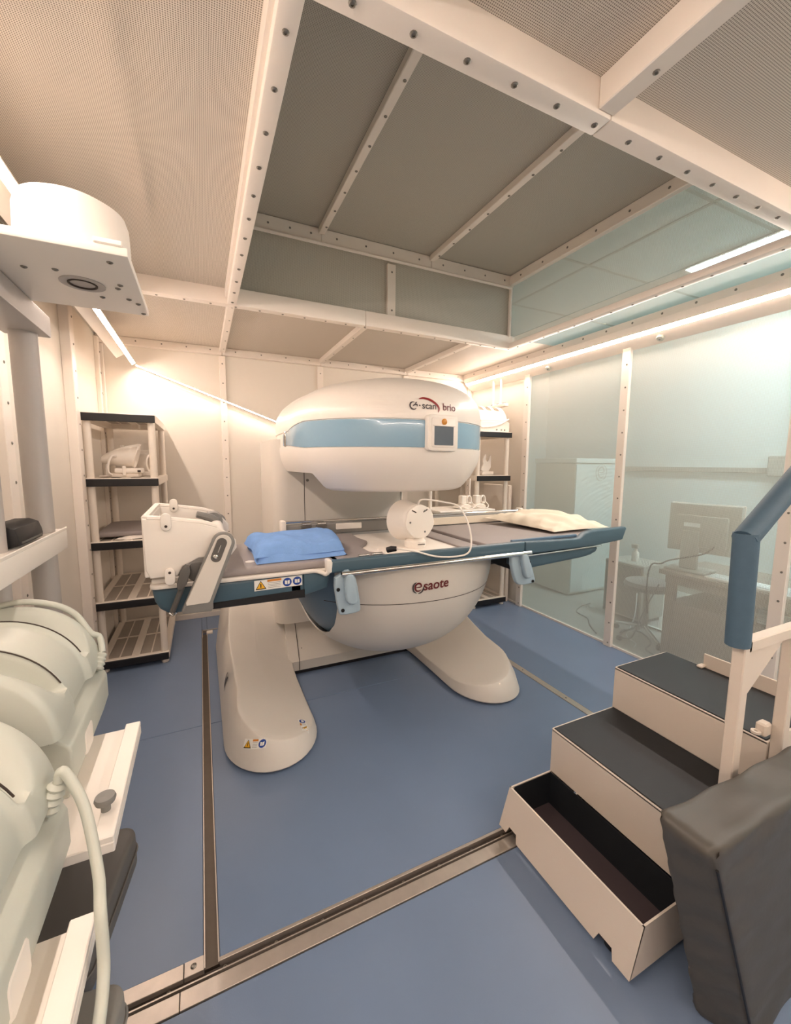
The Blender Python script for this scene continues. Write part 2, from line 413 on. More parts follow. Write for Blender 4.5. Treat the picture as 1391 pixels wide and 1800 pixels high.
for y in (1.957, 3.003):
    o = thing('ceiling_sensor', '', 'sensor', (2.985, y, 2.402))
    M = frame_at((2.985, y, 2.402), (-.58, 0, -.82))
    obj('housing', lathe(bm(), [(.027, -.004), (.027, .012), (.022, .018), (.008, .02)], M, 20), 'coil', o)
    obj('lens', lathe(bm(), [(.008, .0195), (.007, .024), (.002, .026)], M, 12), 'grey', o)
    o['label'] = ('round grey sensor button on the right light trough above the second mesh post' if y < 2.5 else
                  'round grey sensor button on the right light trough near the corner with the back wall')

# ---- the room outside the mesh
fo = struct('floor_outside', box(bm(), XR+.03, 5.4, YF-.5, 5.6, -.05, -.012), 'concrete')
wo = struct('wall_outside', box(bm(), 5.2, 5.25, YF-.5, 5.6, -.05, 3.3), 'outwall')
struct('wall_outside_far', box(bm(), XR+.03, 5.2, 5.2, 5.25, -.05, 3.3), 'outwall')
struct('wall_outside_near', box(bm(), XR+.03, 5.2, YF-.5, YF-.45, -.05, 3.3), 'outwall')
struct('baseboard_outside', box(bm(), 5.185, 5.2, YF-.4, 5.2, -.012, .09), 'outgrey')
co = struct('ceiling_outside', box(bm(), XL-.1, 5.25, YF-.5, 5.6, 3.27, 3.3), 'outwall')
for i in range(6): obj('ceiling_tile_bar', box(bm(), 2.45, 5.2, -1.2+i*1.0, -1.18+i*1.0, 3.262, 3.27), 'outgrey', co)
for x in (2.6, 3.2, 4.4): obj('ceiling_tile_bar', box(bm(), x, x+.02, YF, 5.2, 3.262, 3.27), 'outgrey', co)
for y0, xo in ((1.26, 0), (-.95, 0)):
    o = thing('ceiling_light_panel', 'bright cool ceiling panel seen through the mesh beyond the raised bay' if 0 < y0 < 2 else 'cool ceiling panel outside the mesh near the wall behind the photographer', 'light', (4.20+xo, y0+.6, 3.262))
    obj('frame', box(bm(), 4.01+xo, 4.385+xo, y0-.02, y0+1.22, 3.25, 3.268), 'white', o)
    obj('diffuser', box(bm(), 4.03+xo, 4.37+xo, y0, y0+1.2, 3.244, 3.2495), 'cool', o, 0)
# ================================================================== SCANNER
from mathutils.bvhtree import BVHTree
SC = thing('mri_scanner', 'large white open scanner with a blue band, standing on two rounded feet', 'scanner', (1.1, 3.2, 0))
CX, CY = 1.10, 2.53
def plan(th, a=.61, b=.62, n=2.1, bk=.86):
    c, s = math.cos(th), math.sin(th)
    if s < 0: return (abs(c/a)**n+abs(s/b)**n)**(-1/n)
    return (abs(c/a)**6+abs(s/bk)**6)**(-1/6)
ZL, ZH, ZT, ZD = 1.583, 1.73, 2.005, 1.345
def prof(th, z, zd):
    if z > ZH:
        q = 2.95-.60*(1/(1+math.exp((math.cos(th)+.45)/.13)))*(1 if math.sin(th) < .5 else .6)
        return max(0.0, 1-((z-ZH)/(ZT-ZH))**q)**(1/q)
    if z < ZL: return 1-.2*((ZL-z)/(ZL-ZD))**2
    return 1.0
def front(th): return 1/(1+math.exp(max(-50, min(50, (math.sin(th)+.41)/.012))))
def spt(th, z, k=1.0, dz=0):
    zd = ZD+(1-front(th))*.10
    z = max(z, zd); r = plan(th)*prof(th, z, zd)*k
    return Vector((CX+r*math.cos(th), CY+r*math.sin(th), z+dz))
def on_shell(x, z, lift=.0):
    """point on the front of the upper housing at (x, z)"""
    y = CY-.6
    for _ in range(40):
        th = math.atan2(y-CY, x-CX); r = plan(th)*prof(th, z, ZD)
        dx = x-CX; y = CY-math.sqrt(max(1e-6, r*r-dx*dx))
    return Vector((x, y-lift, z))
NT = 288
zs_low = [ZD+(ZL-.006-ZD)*(i/12) for i in range(13)]
ths = [2*PI*i/NT for i in range(NT)]
def band_edges(th):
    """the blue band keeps its height across the front and tapers along the left flank"""
    d = math.degrees(th) % 360
    if d >= 352 or d <= 60: f = 1.0
    elif 60 < d < 200: f = 1-.40*min(1, max(0, (200-d)/28))
    else: f = 1.0
    mid = (ZL+ZH)/2-(1-f)*.02
    return mid-(ZH-ZL)/2*f, mid+(ZH-ZL)/2*f
b = bm(); rings = []
rings.append([spt(t, 0, .0001) for t in ths]); rings.append([spt(t, 0, .7) for t in ths]); rings.append([spt(t, 0, .965) for t in ths])
for z in zs_low: rings.append([spt(t, z+(.012 if z == ZD else 0)) for t in ths])
def bl(t, e, dz, k=1.0):
    z = band_edges(t)[e]+dz; r = plan(t)*k
    return Vector((CX+r*math.cos(t), CY+r*math.sin(t), z))
rings += [[bl(t, 0, -.002) for t in ths], [bl(t, 0, .001, .99) for t in ths], [bl(t, 1, -.001, .99) for t in ths], [bl(t, 1, .002) for t in ths]]
for i in range(1, 19):
    z = ZH+.004+(ZT-ZH-.004)*math.sin(PI/2*i/18); rings.append([spt(t, min(z, ZT-1e-5)) for t in ths])
# dished top instead of a point
rings = rings[:-1]; last = rings[-1]
for k in (.8, .5, .2, .001): rings.append([Vector((CX+(p.x-CX)*k, CY+(p.y-CY)*k, p.z+(1-k)*.012)) for p in last])
loft(b, rings); UP = obj('upper_housing', b, 'shell', SC, 30)
# blue band, only on the front and the left flank
bt = [math.radians(a) for a in range(158, 373, 2)]
b = bm(); rr = []
for e, dz, k in ((0, .002, .988), (0, .0045, .9985), (0, .012, 1.0), (1, -.012, 1.0), (1, -.0045, .9985), (1, -.002, .988)):
    rr.append([bl(t, e, dz, k) for t in bt])
loft(b, rr, closed=False); obj('blue_band', b, 'band', UP, 40)
# oval badge at the left end of the band
p = bl(math.radians(166), 0, 0); q = bl(math.radians(166), 1, 0)
M = frame_at((p+q)/2, (-1, -.25, 0)) @ Matrix.Diagonal((1.6, .55, 1, 1))
b = bm(); lathe(b, [(.03, -.006), (.03, .004), (.024, .008), (.001, .0085)], M, 24); obj('oval_badge', b, 'chrome', UP)
b = bm(); lathe(b, [(.017, .0075), (.017, .0092), (.001, .0094)], M, 20); obj('badge_inlay', b, 'grey', UP)
# operator display: rounded bezel with amber button and dark screen
dx, dz_ = 1.164, 1.662
n = Vector((on_shell(dx, 1.66)-Vector((CX, CY, 1.66))).to_tuple()).normalized()
yaw = math.atan2(on_shell(1.25, 1.66).y-on_shell(1.08, 1.66).y, .17)
DM = Matrix.Translation(on_shell(dx, dz_, .012)) @ Matrix.Rotation(yaw, 4, 'Z')
def disp(pts, y0, y1, bev=0):
    b = bm(); prism(b, pts, 'Y', y0, y1, bev)
    for v in b.verts: v.co = DM @ v.co
    return b
DS = obj('display', disp(rrect(-.098, .098, -.094, .094, .022), -.012, .04, .006), 'white', SC, 30)
obj('bezel', disp(rrect(-.078, .078, -.075, .078, .012), -.0155, -.011, .002), 'shell', DS, 30)
obj('button_ledge', disp(rrect(-.070, .070, .034, .040, .003), -.021, -.014, .001), 'white', DS, 30)
obj('screen', disp(rrect(-.062, .062, -.064, .033, .004), -.0168, -.013), 'screen', DS, 30)
b = bm(); lathe(b, [(.016, 0), (.016, .004), (.011, .006), (.001, .0062)], DM @ frame_at((0, -.0155, .058), (0, -1, 0)), 20); obj('amber_button', b, 'amber', DS)
# lettering on the upper housing
def shell_text(name, body, x, z, size, m, off=.0, tilt=0, lift=.0022, sx=1):
    b = text_mesh(body, size, .0004, off)
    for v in b.verts:
        u, vv, wz = v.co.x*sx, v.co.y, v.co.z
        px, pz = x+u*math.cos(tilt)-vv*math.sin(tilt), z+u*math.sin(tilt)+vv*math.cos(tilt)
        v.co = on_shell(px, pz, lift+wz)
    obj(name, b, m, UP, 0)
    return
LX, LZ, TL_ = 1.000, 1.797, .0
def swirl(name, cx, cz, pts, w, m, mapf):
    """flat pen stroke of varying width laid on a surface"""
    b = bm(); P = catmull([(p[0], p[1], 0) for p in pts], 8); n = len(P); L, R = [], []
    for i, p in enumerate(P):
        t = (P[min(i+1, n-1)]-P[max(i-1, 0)]).normalized(); k = i/(n-1)
        ww = w*(1-abs(2*k-1)**3)*.5+w*.12; nn = Vector((-t.y, t.x, 0))
        L.append(p+nn*ww); R.append(p-nn*ww)
    top = [[b.verts.new(mapf(cx+q.x, cz+q.y)) for q in s] for s in (L, R)]
    for i in range(n-1): b.faces.new((top[0][i], top[0][i+1], top[1][i+1], top[1][i]))
    return b
mp = lambda x, z: on_shell(x, z, .0028)
G = []
for a in range(70, 345, 25): G.append((.019*math.cos(math.radians(a)), .019*math.sin(math.radians(a))))
obj('logo_letter', swirl('g', LX, LZ, G, .006, 'ink', mp), 'ink', UP, 0)
obj('logo_letter', swirl('g2', LX, LZ, [(.019, -.005), (.019, .006), (.004, .004), (-.004, -.004)], .005, 'ink', mp), 'ink', UP, 0)
obj('logo_letter', swirl('g3', LX, LZ, [(.009, .010), (.019, .020)], .004, 'ink', mp), 'ink', UP, 0)
shell_text('logo_lettering', 'scan', LX+.046, LZ-.013, .049, 'ink', .0004)
b = bm(); b.faces.new([b.verts.new(on_shell(LX+.034+.0045*math.cos(a*PI/6), LZ+.002+.0045*math.sin(a*PI/6), .0025)) for a in range(12)]); obj('logo_dot', b, 'ink', UP, 0)
shell_text('logo_lettering', 'brio', LX+.172, LZ-.014, .054, 'maroon', .0004)
obj('logo_arc', swirl('arc', LX, LZ, [(.032, .036), (.060, .042), (.10, .034), (.132, .014), (.147, -.006), (.142, -.028)], .010, 'red', mp), 'red', UP, 0)

# ---- C-shaped column behind the gap
b = bm()
prism(b, rrect(.44, 1.46, 2.9, 3.62, .10, 6), 'Z', .35, 1.66, 0)
CO = obj('column', b, 'grey_shell', SC, 30)
for x in (.652, 1.41):
    obj('cover_seam', box(bm(), x-.002, x+.002, 2.8985, 2.905, .5, 1.45), 'groove', CO, 0)
screw(CO, (.675, 2.9, 1.38), (0, -1, 0), 1.2)
# ---- base with two feet
def foot(name, x_out, x_in, ztop_out, ztop_in, yf=1.90, yb=3.5):
    """foot with a high outer ridge sloping down to its inner edge, rounded at the front"""
    sgn = 1 if x_in > x_out else -1; W = abs(x_in-x_out)
    out = []
    N = 10
    out += [(0, yb), (0, 3.3), (0, 3.1), (0, 2.95), (0, 2.8), (0, 2.65), (0, 2.5), (0, 2.35)]
    for i in range(N+1):
        a = PI/2*i/N; out.append((.24-.24*math.cos(a), yf+.30-.30*math.sin(a)))
    for i in range(1, N+1):
        a = PI/2*i/N; out.append((W-.24+.24*math.sin(a), yf+.30-.30*math.cos(a)))
    out += [(W, 2.3), (W, 2.42), (W, 2.54), (W, 2.66), (W+.004, 2.78), (W+.012, 2.84), (W+.02, 2.95), (W+.04, 3.1), (W+.05, 3.3), (W+.06, yb)]
    def top(u, y):
        k = min(1, max(0, (u-.07)/(W-.09)))
        zo = ztop_out(y); zi = ztop_in(y)
        return zo+(zi-zo)*k
    rings = []
    def ring(ins, zf, slope=0.0):
        r = []
        for i, (u, y) in enumerate(out):
            c = (W*.5, max(y, yf+.42))
            d = Vector((c[0]-u, c[1]-y)); Ld = d.length; d = d/Ld if Ld > 1e-6 else Vector((0, 0))
            q = ins+slope*max(0, top(u, y)-.03)*min(2.6, max(1, 1+(2.75-y)*2.1))
            uu, yy = u+d.x*min(q, Ld*.98), y+d.y*min(q, Ld*.98)
            r.append(Vector((x_out+sgn*uu, yy, zf(uu, yy))))
        return r
    SL = .20
    rings.append(ring(.03, lambda u, y: .012)); rings.append(ring(.008, lambda u, y: .012)); rings.append(ring(0, lambda u, y: .022))
    rings.append(ring(.0, lambda u, y: .022+(top(u, y)-.022)*.5, SL*.38))
    rings.append(ring(.0, lambda u, y: top(u, y)-.008, SL*.95)); rings.append(ring(.002, lambda u, y: top(u, y)-.002, SL)); rings.append(ring(.006, lambda u, y: top(u, y), SL))
    edge = rings[-1]
    for f in (.12, .28, .48, .7, .9, .985):
        r = []
        for (u, y), p in zip(out, edge):
            cx_, cy2 = x_out+sgn*W*.5, max(y, yf+.42)
            q = Vector((p.x+(cx_-p.x)*f, p.y+(cy2-p.y)*f, 0)); q.z = top(abs(q.x-x_out), q.y); r.append(q)
        rings.append(r)
    b = bm(); loft(b, rings); o = obj(name, b, 'grey_shell', SC, 42)
    b = bm(); r1 = ring(.035, lambda u, y: .0); r0 = ring(.035, lambda u, y: .03); loft(b, [r1, r0]); obj('rubber_skirt', b, 'black', o, 0)
    return o
def ridge(y):
    pts = [(1.9, .165), (2.0, .19), (2.2, .225), (2.5, .29), (2.75, .355), (2.9, .42), (3.1, .53), (3.5, .56)]
    for (y0, z0), (y1, z1) in zip(pts, pts[1:]):
        if y <= y1: return z0+(z1-z0)*max(0, (y-y0))/(y1-y0)
    return pts[-1][1]
def low(y):
    pts = [(1.9, .09), (2.2, .075), (2.6, .07), (2.82, .09), (3.0, .36), (3.15, .52), (3.5, .56)]
    for (y0, z0), (y1, z1) in zip(pts, pts[1:]):
        if y <= y1: return z0+(z1-z0)*max(0, (y-y0))/(y1-y0)
    return pts[-1][1]
FL = foot('left_foot', .045, .53, ridge, low)
FR = foot('right_foot', 1.925, 1.44, ridge, low)
FL.name = 'foot'; FR.name = 'foot'
# cross part between the feet, sloping up to the column
b = bm(); prism(b, [(2.815, .03), (2.81, .10), (2.825, .118), (3.05, .50), (3.12, .54), (3.5, .56), (3.5, .03)], 'X', .50, 1.47, .0)
CR = obj('cross_base', b, 'grey_shell', SC, 30)
obj('skirt', box(bm(), .5, 1.47, 2.83, 3.45, 0, .04), 'black', CR, 0)
for x in (.575, 1.40):
    b = bm(); prism(b, [(2.8085, .03), (2.808, .10), (2.822, .12), (3.047, .502), (3.06, .50), (2.83, .1)], 'X', x-.002, x+.002); obj('cover_seam', b, 'groove', CR, 0)
for y, z in ((2.86, .172), (2.97, .362)): screw(CR, (.60, y, z), (0, -.86, .5), .8)

# ---- lower bowl under the table
BX, BY, BA, BB, BT, BD = 1.13, 2.53, .70, .66, .965, .28
def bpt(th, u, k=1.0):
    c, s = math.cos(th), math.sin(th)
    r = (abs(c/BA)**2.1+abs(s/BB)**2.1)**(-1/2.1)*max(0, 1-u**2.2)**(1/2.3)*k
    return Vector((BX+r*c, BY+r*s, BT-(BT-BD)*u*(1 if k == 1 else .975)))
def in_hole(th, u):
    """teardrop cut in the left flank that shows the blue inner bowl"""
    d = math.degrees(th) % 360
    uu = (u-.20)/.52
    if uu < 0: uu = 0
    if uu > 1: return False
    half = 33*math.sqrt(max(0, 1-uu**2.0))
    c = 189+4*uu
    return c-half-10 < d < c+half
NB, NU = 240, 60
b = bm(); us = [math.sin(PI/2*i/NU) for i in range(NU+1)]; us[-1] = .99999
V = [[b.verts.new(bpt(2*PI*j/NB, u)) for j in range(NB)] for u in us]
for i in range(NU):
    for j in range(NB):
        k = (j+1) % NB
        if in_hole(2*PI*(j+.5)/NB, (us[i]+us[i+1])/2): continue
        b.faces.new((V[i][j], V[i][k], V[i+1][k], V[i+1][j]))
loose = [v for v in b.verts if not v.link_faces]; bmesh.ops.delete(b, geom=loose, context='VERTS')
for _ in range(4):   # relax the cut edge into a clean curve
    bes = [e for e in b.edges if e.is_boundary and max(v.co.z for v in e.verts) < BT-.03]; new = {}
    for e in bes:
        for v in e.verts: new.setdefault(v, []).append(e.other_vert(v).co.copy())
    for v, l in new.items():
        if len(l) == 2: v.co = v.co*.4+(l[0]+l[1])*.3
bmesh.ops.recalc_face_normals(b, faces=b.faces[:])
bmesh.ops.solidify(b, geom=b.faces[:], thickness=.008)
BW = obj('lower_bowl', b, 'grey_shell', SC, 40)
b = bm(); loft(b, [[bpt(2*PI*j/72, u, .955) for j in range(72)] for u in [math.sin(PI/2*i/16) for i in range(17)][:-1]+[.99999]]); obj('inner_bowl', b, 'blue_dark', SC, 40)
# seam line round the bowl and the lettering above it
b = bm()
us1 = [(BT-z)/(BT-BD) for z in (.756, .752)]
P1 = [[bpt(math.radians(a), u, 1)+Vector((math.cos(math.radians(a)), math.sin(math.radians(a)), 0))*.0012 for a in range(215, 372, 3)] for u in us1]
loft(b, P1, closed=False); obj('bowl_seam', b, 'groove', BW, 0)
def on_bowl(x, z, lift=.002):
    u = (BT-z)/(BT-BD); y = BY-.6
    for _ in range(30):
        th = math.atan2(y-BY, x-BX); p = bpt(th, u); r = math.hypot(p.x-BX, p.y-BY); y = BY-math.sqrt(max(1e-6, r*r-(x-BX)**2))
    return Vector((x, y-lift, z))
mb = lambda x, z: on_bowl(x, z, .0035)
EX, EZ = 1.022, .846
ee = [(-.014, .0), (.014, .002), (.012, .016), (.0, .022), (-.015, .014), (-.018, -.003), (-.010, -.019), (.006, -.021), (.016, -.014)]
obj('logo_letter', swirl('e', EX, EZ, ee, .008, 'maroon', mb), 'maroon', BW, 0)
obj('logo_arc', swirl('e2', EX, EZ, [(-.012, .029), (-.026, .018), (-.030, -.002), (-.024, -.022), (-.008, -.034)], .007, 'ink', mb), 'ink', BW, 0)
obj('logo_arc', swirl('e3', EX, EZ, [(.0, -.036), (.018, -.030), (.028, -.014), (.031, .004)], .007, 'ink', mb), 'ink', BW, 0)
b = text_mesh('saote', .078, .0004, .0012)
for v in b.verts:
    q = v.co.copy(); v.co = on_bowl(EX+.028+q.x*.94, EZ-.021+q.y+q.x*.035, .0028+q.z)
obj('lettering', b, 'maroon', BW, 0)

# ---- warning stickers
def sticker(parent, O, ux, uz, wd, ht, kind, onto=None):
    """flat label of size wd x ht at O, along ux and uz; kind = order of the fields"""
    ux, uz = Vector(ux).normalized(), Vector(uz).normalized(); n = ux.cross(uz)
    tree = BVHTree.FromPolygons([v.co+origin(onto) for v in onto.data.vertices], [p.vertices[:] for p in onto.data.polygons]) if onto else None
    def P(u, v, l):
        p = Vector(O)+ux*u+uz*v
        if tree:
            h = tree.ray_cast(p+n*.08, -n)[0]
            if h: p = h
        return p+n*l
    def quad(pts, l, nm, m):
        b = bm(); f = b.faces.new([b.verts.new(P(u, v, l)) for u, v in pts]); return obj(nm, b, m, st, 0)
    b = bm(); G = [[b.verts.new(P(wd*i/8, ht*j/4, .0014)) for j in range(5)] for i in range(9)]
    for i in range(8):
        for j in range(4): b.faces.new((G[i][j], G[i+1][j], G[i+1][j+1], G[i][j+1]))
    st = obj('warning_label', b, 'sticker', parent, 0)
    x = .02*wd
    def disc(cx, r):
        quad([(cx+r*math.cos(a*PI/10), ht/2+r*math.sin(a*PI/10)) for a in range(20)], .0028, 'blue_disc', 'navy')
        quad([(cx-r*.55, ht/2-r*.4), (cx-r*.05, ht/2-r*.5), (cx-r*.05, ht/2+r*.35), (cx-r*.55, ht/2+r*.45)], .0034, 'book_mark', 'sticker')
        quad([(cx+r*.05, ht/2-r*.5), (cx+r*.55, ht/2-r*.4), (cx+r*.55, ht/2+r*.45), (cx+r*.05, ht/2+r*.35)], .0034, 'book_mark', 'sticker')
    tw = ht*1.0
    tri = lambda k: [(x+tw/2-k*tw*.5, ht*.5-k*ht*.40), (x+tw/2+k*tw*.5, ht*.5-k*ht*.40), (x+tw/2, ht*.5+k*ht*.44)]
    quad(tri(1), .0026, 'triangle_edge', 'black'); quad(tri(.78), .0030, 'triangle', 'yellow')
    quad([(x+tw*.46, ht*.28), (x+tw*.54, ht*.28), (x+tw*.55, ht*.66), (x+tw*.45, ht*.66)], .0034, 'exclamation_mark', 'black')
    nd = kind
    dx0 = wd-nd*ht*.95
    quad([(x+tw*1.1, ht*.76), (dx0-.02*wd, ht*.76), (dx0-.02*wd, ht*.97), (x+tw*1.1, ht*.97)], .0028, 'header_bar', 'orange')
    for i in range(4):
        quad([(x+tw*1.15, ht*(.62-i*.15)), (dx0-.04*wd, ht*(.62-i*.15)), (dx0-.04*wd, ht*(.655-i*.15)), (x+tw*1.15, ht*(.655-i*.15))], .0028, 'text_line', 'grey')
    for i in range(nd): disc(dx0+ht*(.46+.95*i), ht*.42)
    return st

sticker(FL, (.133, 2.025, .100), (.123, -.085, .022), (.1, .12, 1), .120, .042, 1, FL)
sticker(FL, (.462, 2.02, .12), (0, 1, 0), (-1, 0, .24), .105, .040, 1, FL)
_t = BVHTree.FromPolygons([v.co+origin(FL) for v in FL.data.vertices], [p.vertices[:] for p in FL.data.polygons])
def mv(x, z):
    h = _t.ray_cast(Vector((-.3, 2.55-(x-.05), z)), Vector((1, 0, 0)))[0]
    return (h if h else Vector((.06, 2.55, z)))-Vector((.003, 0, 0))
obj('side_emblem', swirl('v1', .05, .20, [(-.016, .04), (-.032, .012), (-.026, -.026), (-.006, -.046)], .012, 'ink', mv), 'ink', FL, 0)
obj('side_emblem', swirl('v2', .05, .20, [(.016, .024), (.0, .006), (-.008, -.022), (.008, -.062)], .013, 'ink', mv), 'ink', FL, 0)
# ================================================================== PATIENT TABLE
TB = thing('patient_table', 'long blue and grey patient table lying across the scanner', 'table', (1.0, 2.2, 0))
def part(name, b, m, parent=TB, sm=35): return obj(name, b, m, parent, sm)
# leg section on the left
tailp = [(-.206, .985), (-.203, .962), (-.197, .925), (-.178, .891), (-.146, .868), (-.08, .868), (.40, .872), (.42, .875), (.42, .985)]
LS = part('leg_section', prism(bm(), tailp, 'Y', 1.90, 2.50, .02, 3), 'blue')
b = bm(); prism(b, [(.415, .875), (.53, .90), (.545, .975), (.415, .985)], 'Y', 1.895, 2.12, .012, 2); part('knuckle_block', b, 'blue')
part('black_skid', prism(bm(), [(-.03, .868), (.42, .868), (.42, .906), (-.03, .894)], 'Y', 1.894, 2.506, .003, 1), 'black')
b = bm(); prism(b, rrect(-.212, .56, 1.885, 2.515, .03), 'Z', .982, 1.000, .005, 2); part('white_trim', b, 'white')
b = bm(); prism(b, rrect(.035, .60, 1.895, 2.505, .03), 'Z', 1.000, 1.034, .014, 3); LM = part('leg_mattress', b, 'mattress')
for x, y in ((.19, 2.02), (.72, 2.35)):
    b = bm(); lathe(b, [(.022, 0), (.022, .003), (.018, .004), (.001, .003)], Matrix.Translation((x, y, 1.033 if x < .5 else 1.031)), 20); part('mattress_button', b, 'white', LM)
# knuckle where the trim rises to the rail
b = bm(); tube(b, [(.40, 1.89, .992), (.46, 1.888, .994), (.495, 1.878, .985), (.515, 1.865, .978), (.53, 1.856, 1.0), (.535, 1.856, 1.036)], .010, 10, 5); part('trim_end', b, 'white')
b = bm(); tube(b, [(.40, 2.51, .992), (.46, 2.515, .994), (.50, 2.56, .99), (.52, 2.62, 1.03)], .010, 10, 5); part('trim_end', b, 'white')
# middle frame
b = bm(); prism(b, rrect(.45, 1.78, .968, .995, .01), 'Y', 1.90, 2.62, .004, 2); part('frame', b, 'blue_dark')
b = bm(); prism(b, rrect(.34, .425, .885, .975, .02), 'Y', 1.90, 2.50, .02, 2); part('frame_end', b, 'blue')
def rail(y0, y1, pts, nm='side_rail', m='blue'):
    b = bm(); prism(b, pts, 'Y', y0, y1, .012, 3); return part(nm, b, m)
rail(1.85, 1.895, [(.530, .982), (.524, 1.041), (1.724, 1.046), (1.724, .970)])
rail(1.85, 1.895, [(1.728, .966), (1.728, 1.044), (2.13, 1.034), (2.176, 1.036), (2.225, 1.066), (2.27, 1.075), (2.61, 1.082), (2.623, 1.072), (2.59, .997), (2.57, .992), (2.30, .972)], 'extension_rail')
b = bm(); tube(b, [(1.74, 1.853, .957), (2.1, 1.853, .965), (2.38, 1.853, .972)], .006, 8); part('rail_lip', b, 'chrome')
part('rail_cap', box(bm(), .517, .540, 1.845, 1.905, .985, 1.047, .007, 2), 'white')
# far rail with caps, seen across the mattress
FRR = rail(2.64, 2.68, [(.46, 1.03), (.455, 1.105), (2.39, 1.117), (2.39, 1.03)], 'far_rail', 'grey')
part('far_rail_top', box(bm(), .47, 2.39, 2.655, 2.69, 1.112, 1.126, .004, 1), 'chrome')
part('far_rail_wood', box(bm(), 1.45, 2.37, 2.632, 2.64, 1.045, 1.10, .002, 1), 'pillow')
part('rail_cap', box(bm(), .44, .472, 2.62, 2.70, 1.02, 1.135, .01, 2), 'white')
part('rail_cap', box(bm(), 2.385, 2.42, 2.635, 2.70, 1.05, 1.14, .01, 2), 'white')
part('pull_plate', box(bm(), .80, .98, 2.628, 2.641, 1.06, 1.10, .003, 1), 'white', FRR)
def clip(x, y, z, s=1):
    """sprung strap clip: cylinder on a small base"""
    o = part('rail_clip', tube(bm(), [(x-.028*s, y, z+.012), (x+.028*s, y, z+.012)], .0085*s, 12), 'chrome')
    part('clip_base', box(bm(), x-.034*s, x+.034*s, y-.010, y+.010, z-.012, z+.006, .002, 1), 'grey_dk', o)
clip(.72, 1.905, 1.03); clip(.795, 1.908, 1.031); clip(.60, 2.63, 1.095); clip(.70, 2.63, 1.095)
for x in (.63, .67): part('clip_stem', tube(bm(), [(x, 2.63, 1.06), (x, 2.63, 1.09)], .008, 8), 'chrome')
# mattresses and the white coil bed between them
b = bm(); prism(b, [(.55, 1.90), (.86, 1.90), (.845, 1.98), (.80, 2.02), (.80, 2.16), (.86, 2.24), (.90, 2.32), (.885, 2.44), (.90, 2.62), (.55, 2.62)], 'Z', .995, 1.034, .012, 3); part('centre_mattress', b, 'mattress')
part('coil_bed', box(bm(), .80, 1.42, 1.90, 2.63, .98, 1.018, .004, 2), 'white')
b = bm(); prism(b, rrect(1.335, 1.46, 1.90, 2.63, .01), 'Z', .995, 1.028, .008, 2); part('mattress_strip', b, 'mattress')
b = bm(); prism(b, rrect(1.47, 2.50, 1.90, 2.63, .03), 'Z', .995, 1.040, .014, 3); part('head_mattress', b, 'mattress')
b = bm(); prism(b, rrect(1.66, 2.20, 1.893, 1.915, .008), 'Z', 1.035, 1.052, .004, 2); part('rail_cushion', b, 'blue_dark')
# head end: underside pod, side wings
b = bm(); prism(b, [(1.745, .868), (1.745, .965), (2.36, .972), (2.375, .95), (2.36, .925), (2.31, .908), (2.24, .898)], 'Y', 1.868, 2.05, .02, 3); part('head_pod', b, 'blue')
b = bm(); prism(b, [(1.86, .875), (1.86, .965), (2.36, .972), (2.375, .95), (2.36, .925), (2.31, .908), (2.24, .898)], 'Y', 2.03, 2.62, .01, 2); part('head_pod', b, 'blue')
b = bm(); prism(b, rrect(2.3, 2.60, .985, 1.03, .02), 'Y', 1.88, 2.62, .008, 2); part('head_end', b, 'blue')
b = bm(); prism(b, [(2.13, 1.0), (2.176, 1.036), (2.27, 1.075), (2.61, 1.082), (2.59, .997)], 'Y', 2.60, 2.64, .01, 2); part('extension_rail', b, 'blue')
# dark carriage under the head end
part('carriage', box(bm(), 1.845, 1.99, 2.06, 2.55, .80, .88, .006, 1), 'black')
# chrome accessory bar on two clamps
part('accessory_bar', tube(bm(), [(.575, 1.815, .982), (1.735, 1.815, .986)], .0125, 14), 'chrome')
for pts, inn, sc in (([(.542, .959), (.57, .972), (.612, 1.000), (.641, .975), (.658, .94), (.681, .795), (.669, .777), (.579, .773), (.565, .789)],
                  [(.588, .985), (.638, .985), (.649, .885), (.655, .845), (.634, .826), (.604, .838), (.594, .864)], ((.563, .905), (.585, .80))),
                 ([(1.600, .955), (1.632, .985), (1.713, .99), (1.745, .95), (1.796, .825), (1.799, .79), (1.679, .787), (1.643, .819)],
                  [(1.655, .985), (1.705, .985), (1.728, .92), (1.748, .85), (1.735, .833), (1.705, .835), (1.690, .86)], ((1.74, .925), (1.775, .805)))):
    b = bm(); prism(b, smooth_poly(pts, 1), 'Y', 1.832, 1.862, .008, 3); k = part('clamp', b, 'blue_light')
    b = bm(); prism(b, smooth_poly(inn, 2), 'Y', 1.800, 1.835, .010, 3); part('clamp_tongue', b, 'blue_light', k)
    for x, z in sc:
        b = bm(); lathe(b, [(.009, 0), (.009, .003), (.006, .0035), (.006, .001)], frame_at((x, 1.831, z), (0, -1, 0)), 14); part('clamp_screw', b, 'black', k)
sticker(LS, (.193, 1.8985, .925), (1, 0, .02), (0, 0, 1), .215, .048, 2)

# ---- foot support clamped on the left end
FS = thing('foot_support', 'white box-shaped foot support with grey side arms on the left table end', 'foot support', (-.05, 2.15, 1.03))
near = [(-.22, 1.278), (-.155, 1.272), (-.082, 1.264), (-.01, 1.25), (.051, 1.23), (.092, 1.203), (.121, 1.171), (.124, 1.138), (.103, 1.108),
        (-.026, 1.105), (-.085, 1.076), (-.105, 1.038), (-.203, 1.036), (-.217, 1.071)]
def plate(y0, y1, nm, parent=FS, m='white'):
    b = bm(); prism(b, near, 'Y', y0, y1, .006, 3); return obj(nm, b, m, parent, 40)
plate(1.865, 1.89, 'side_plate'); plate(2.405, 2.43, 'side_plate')
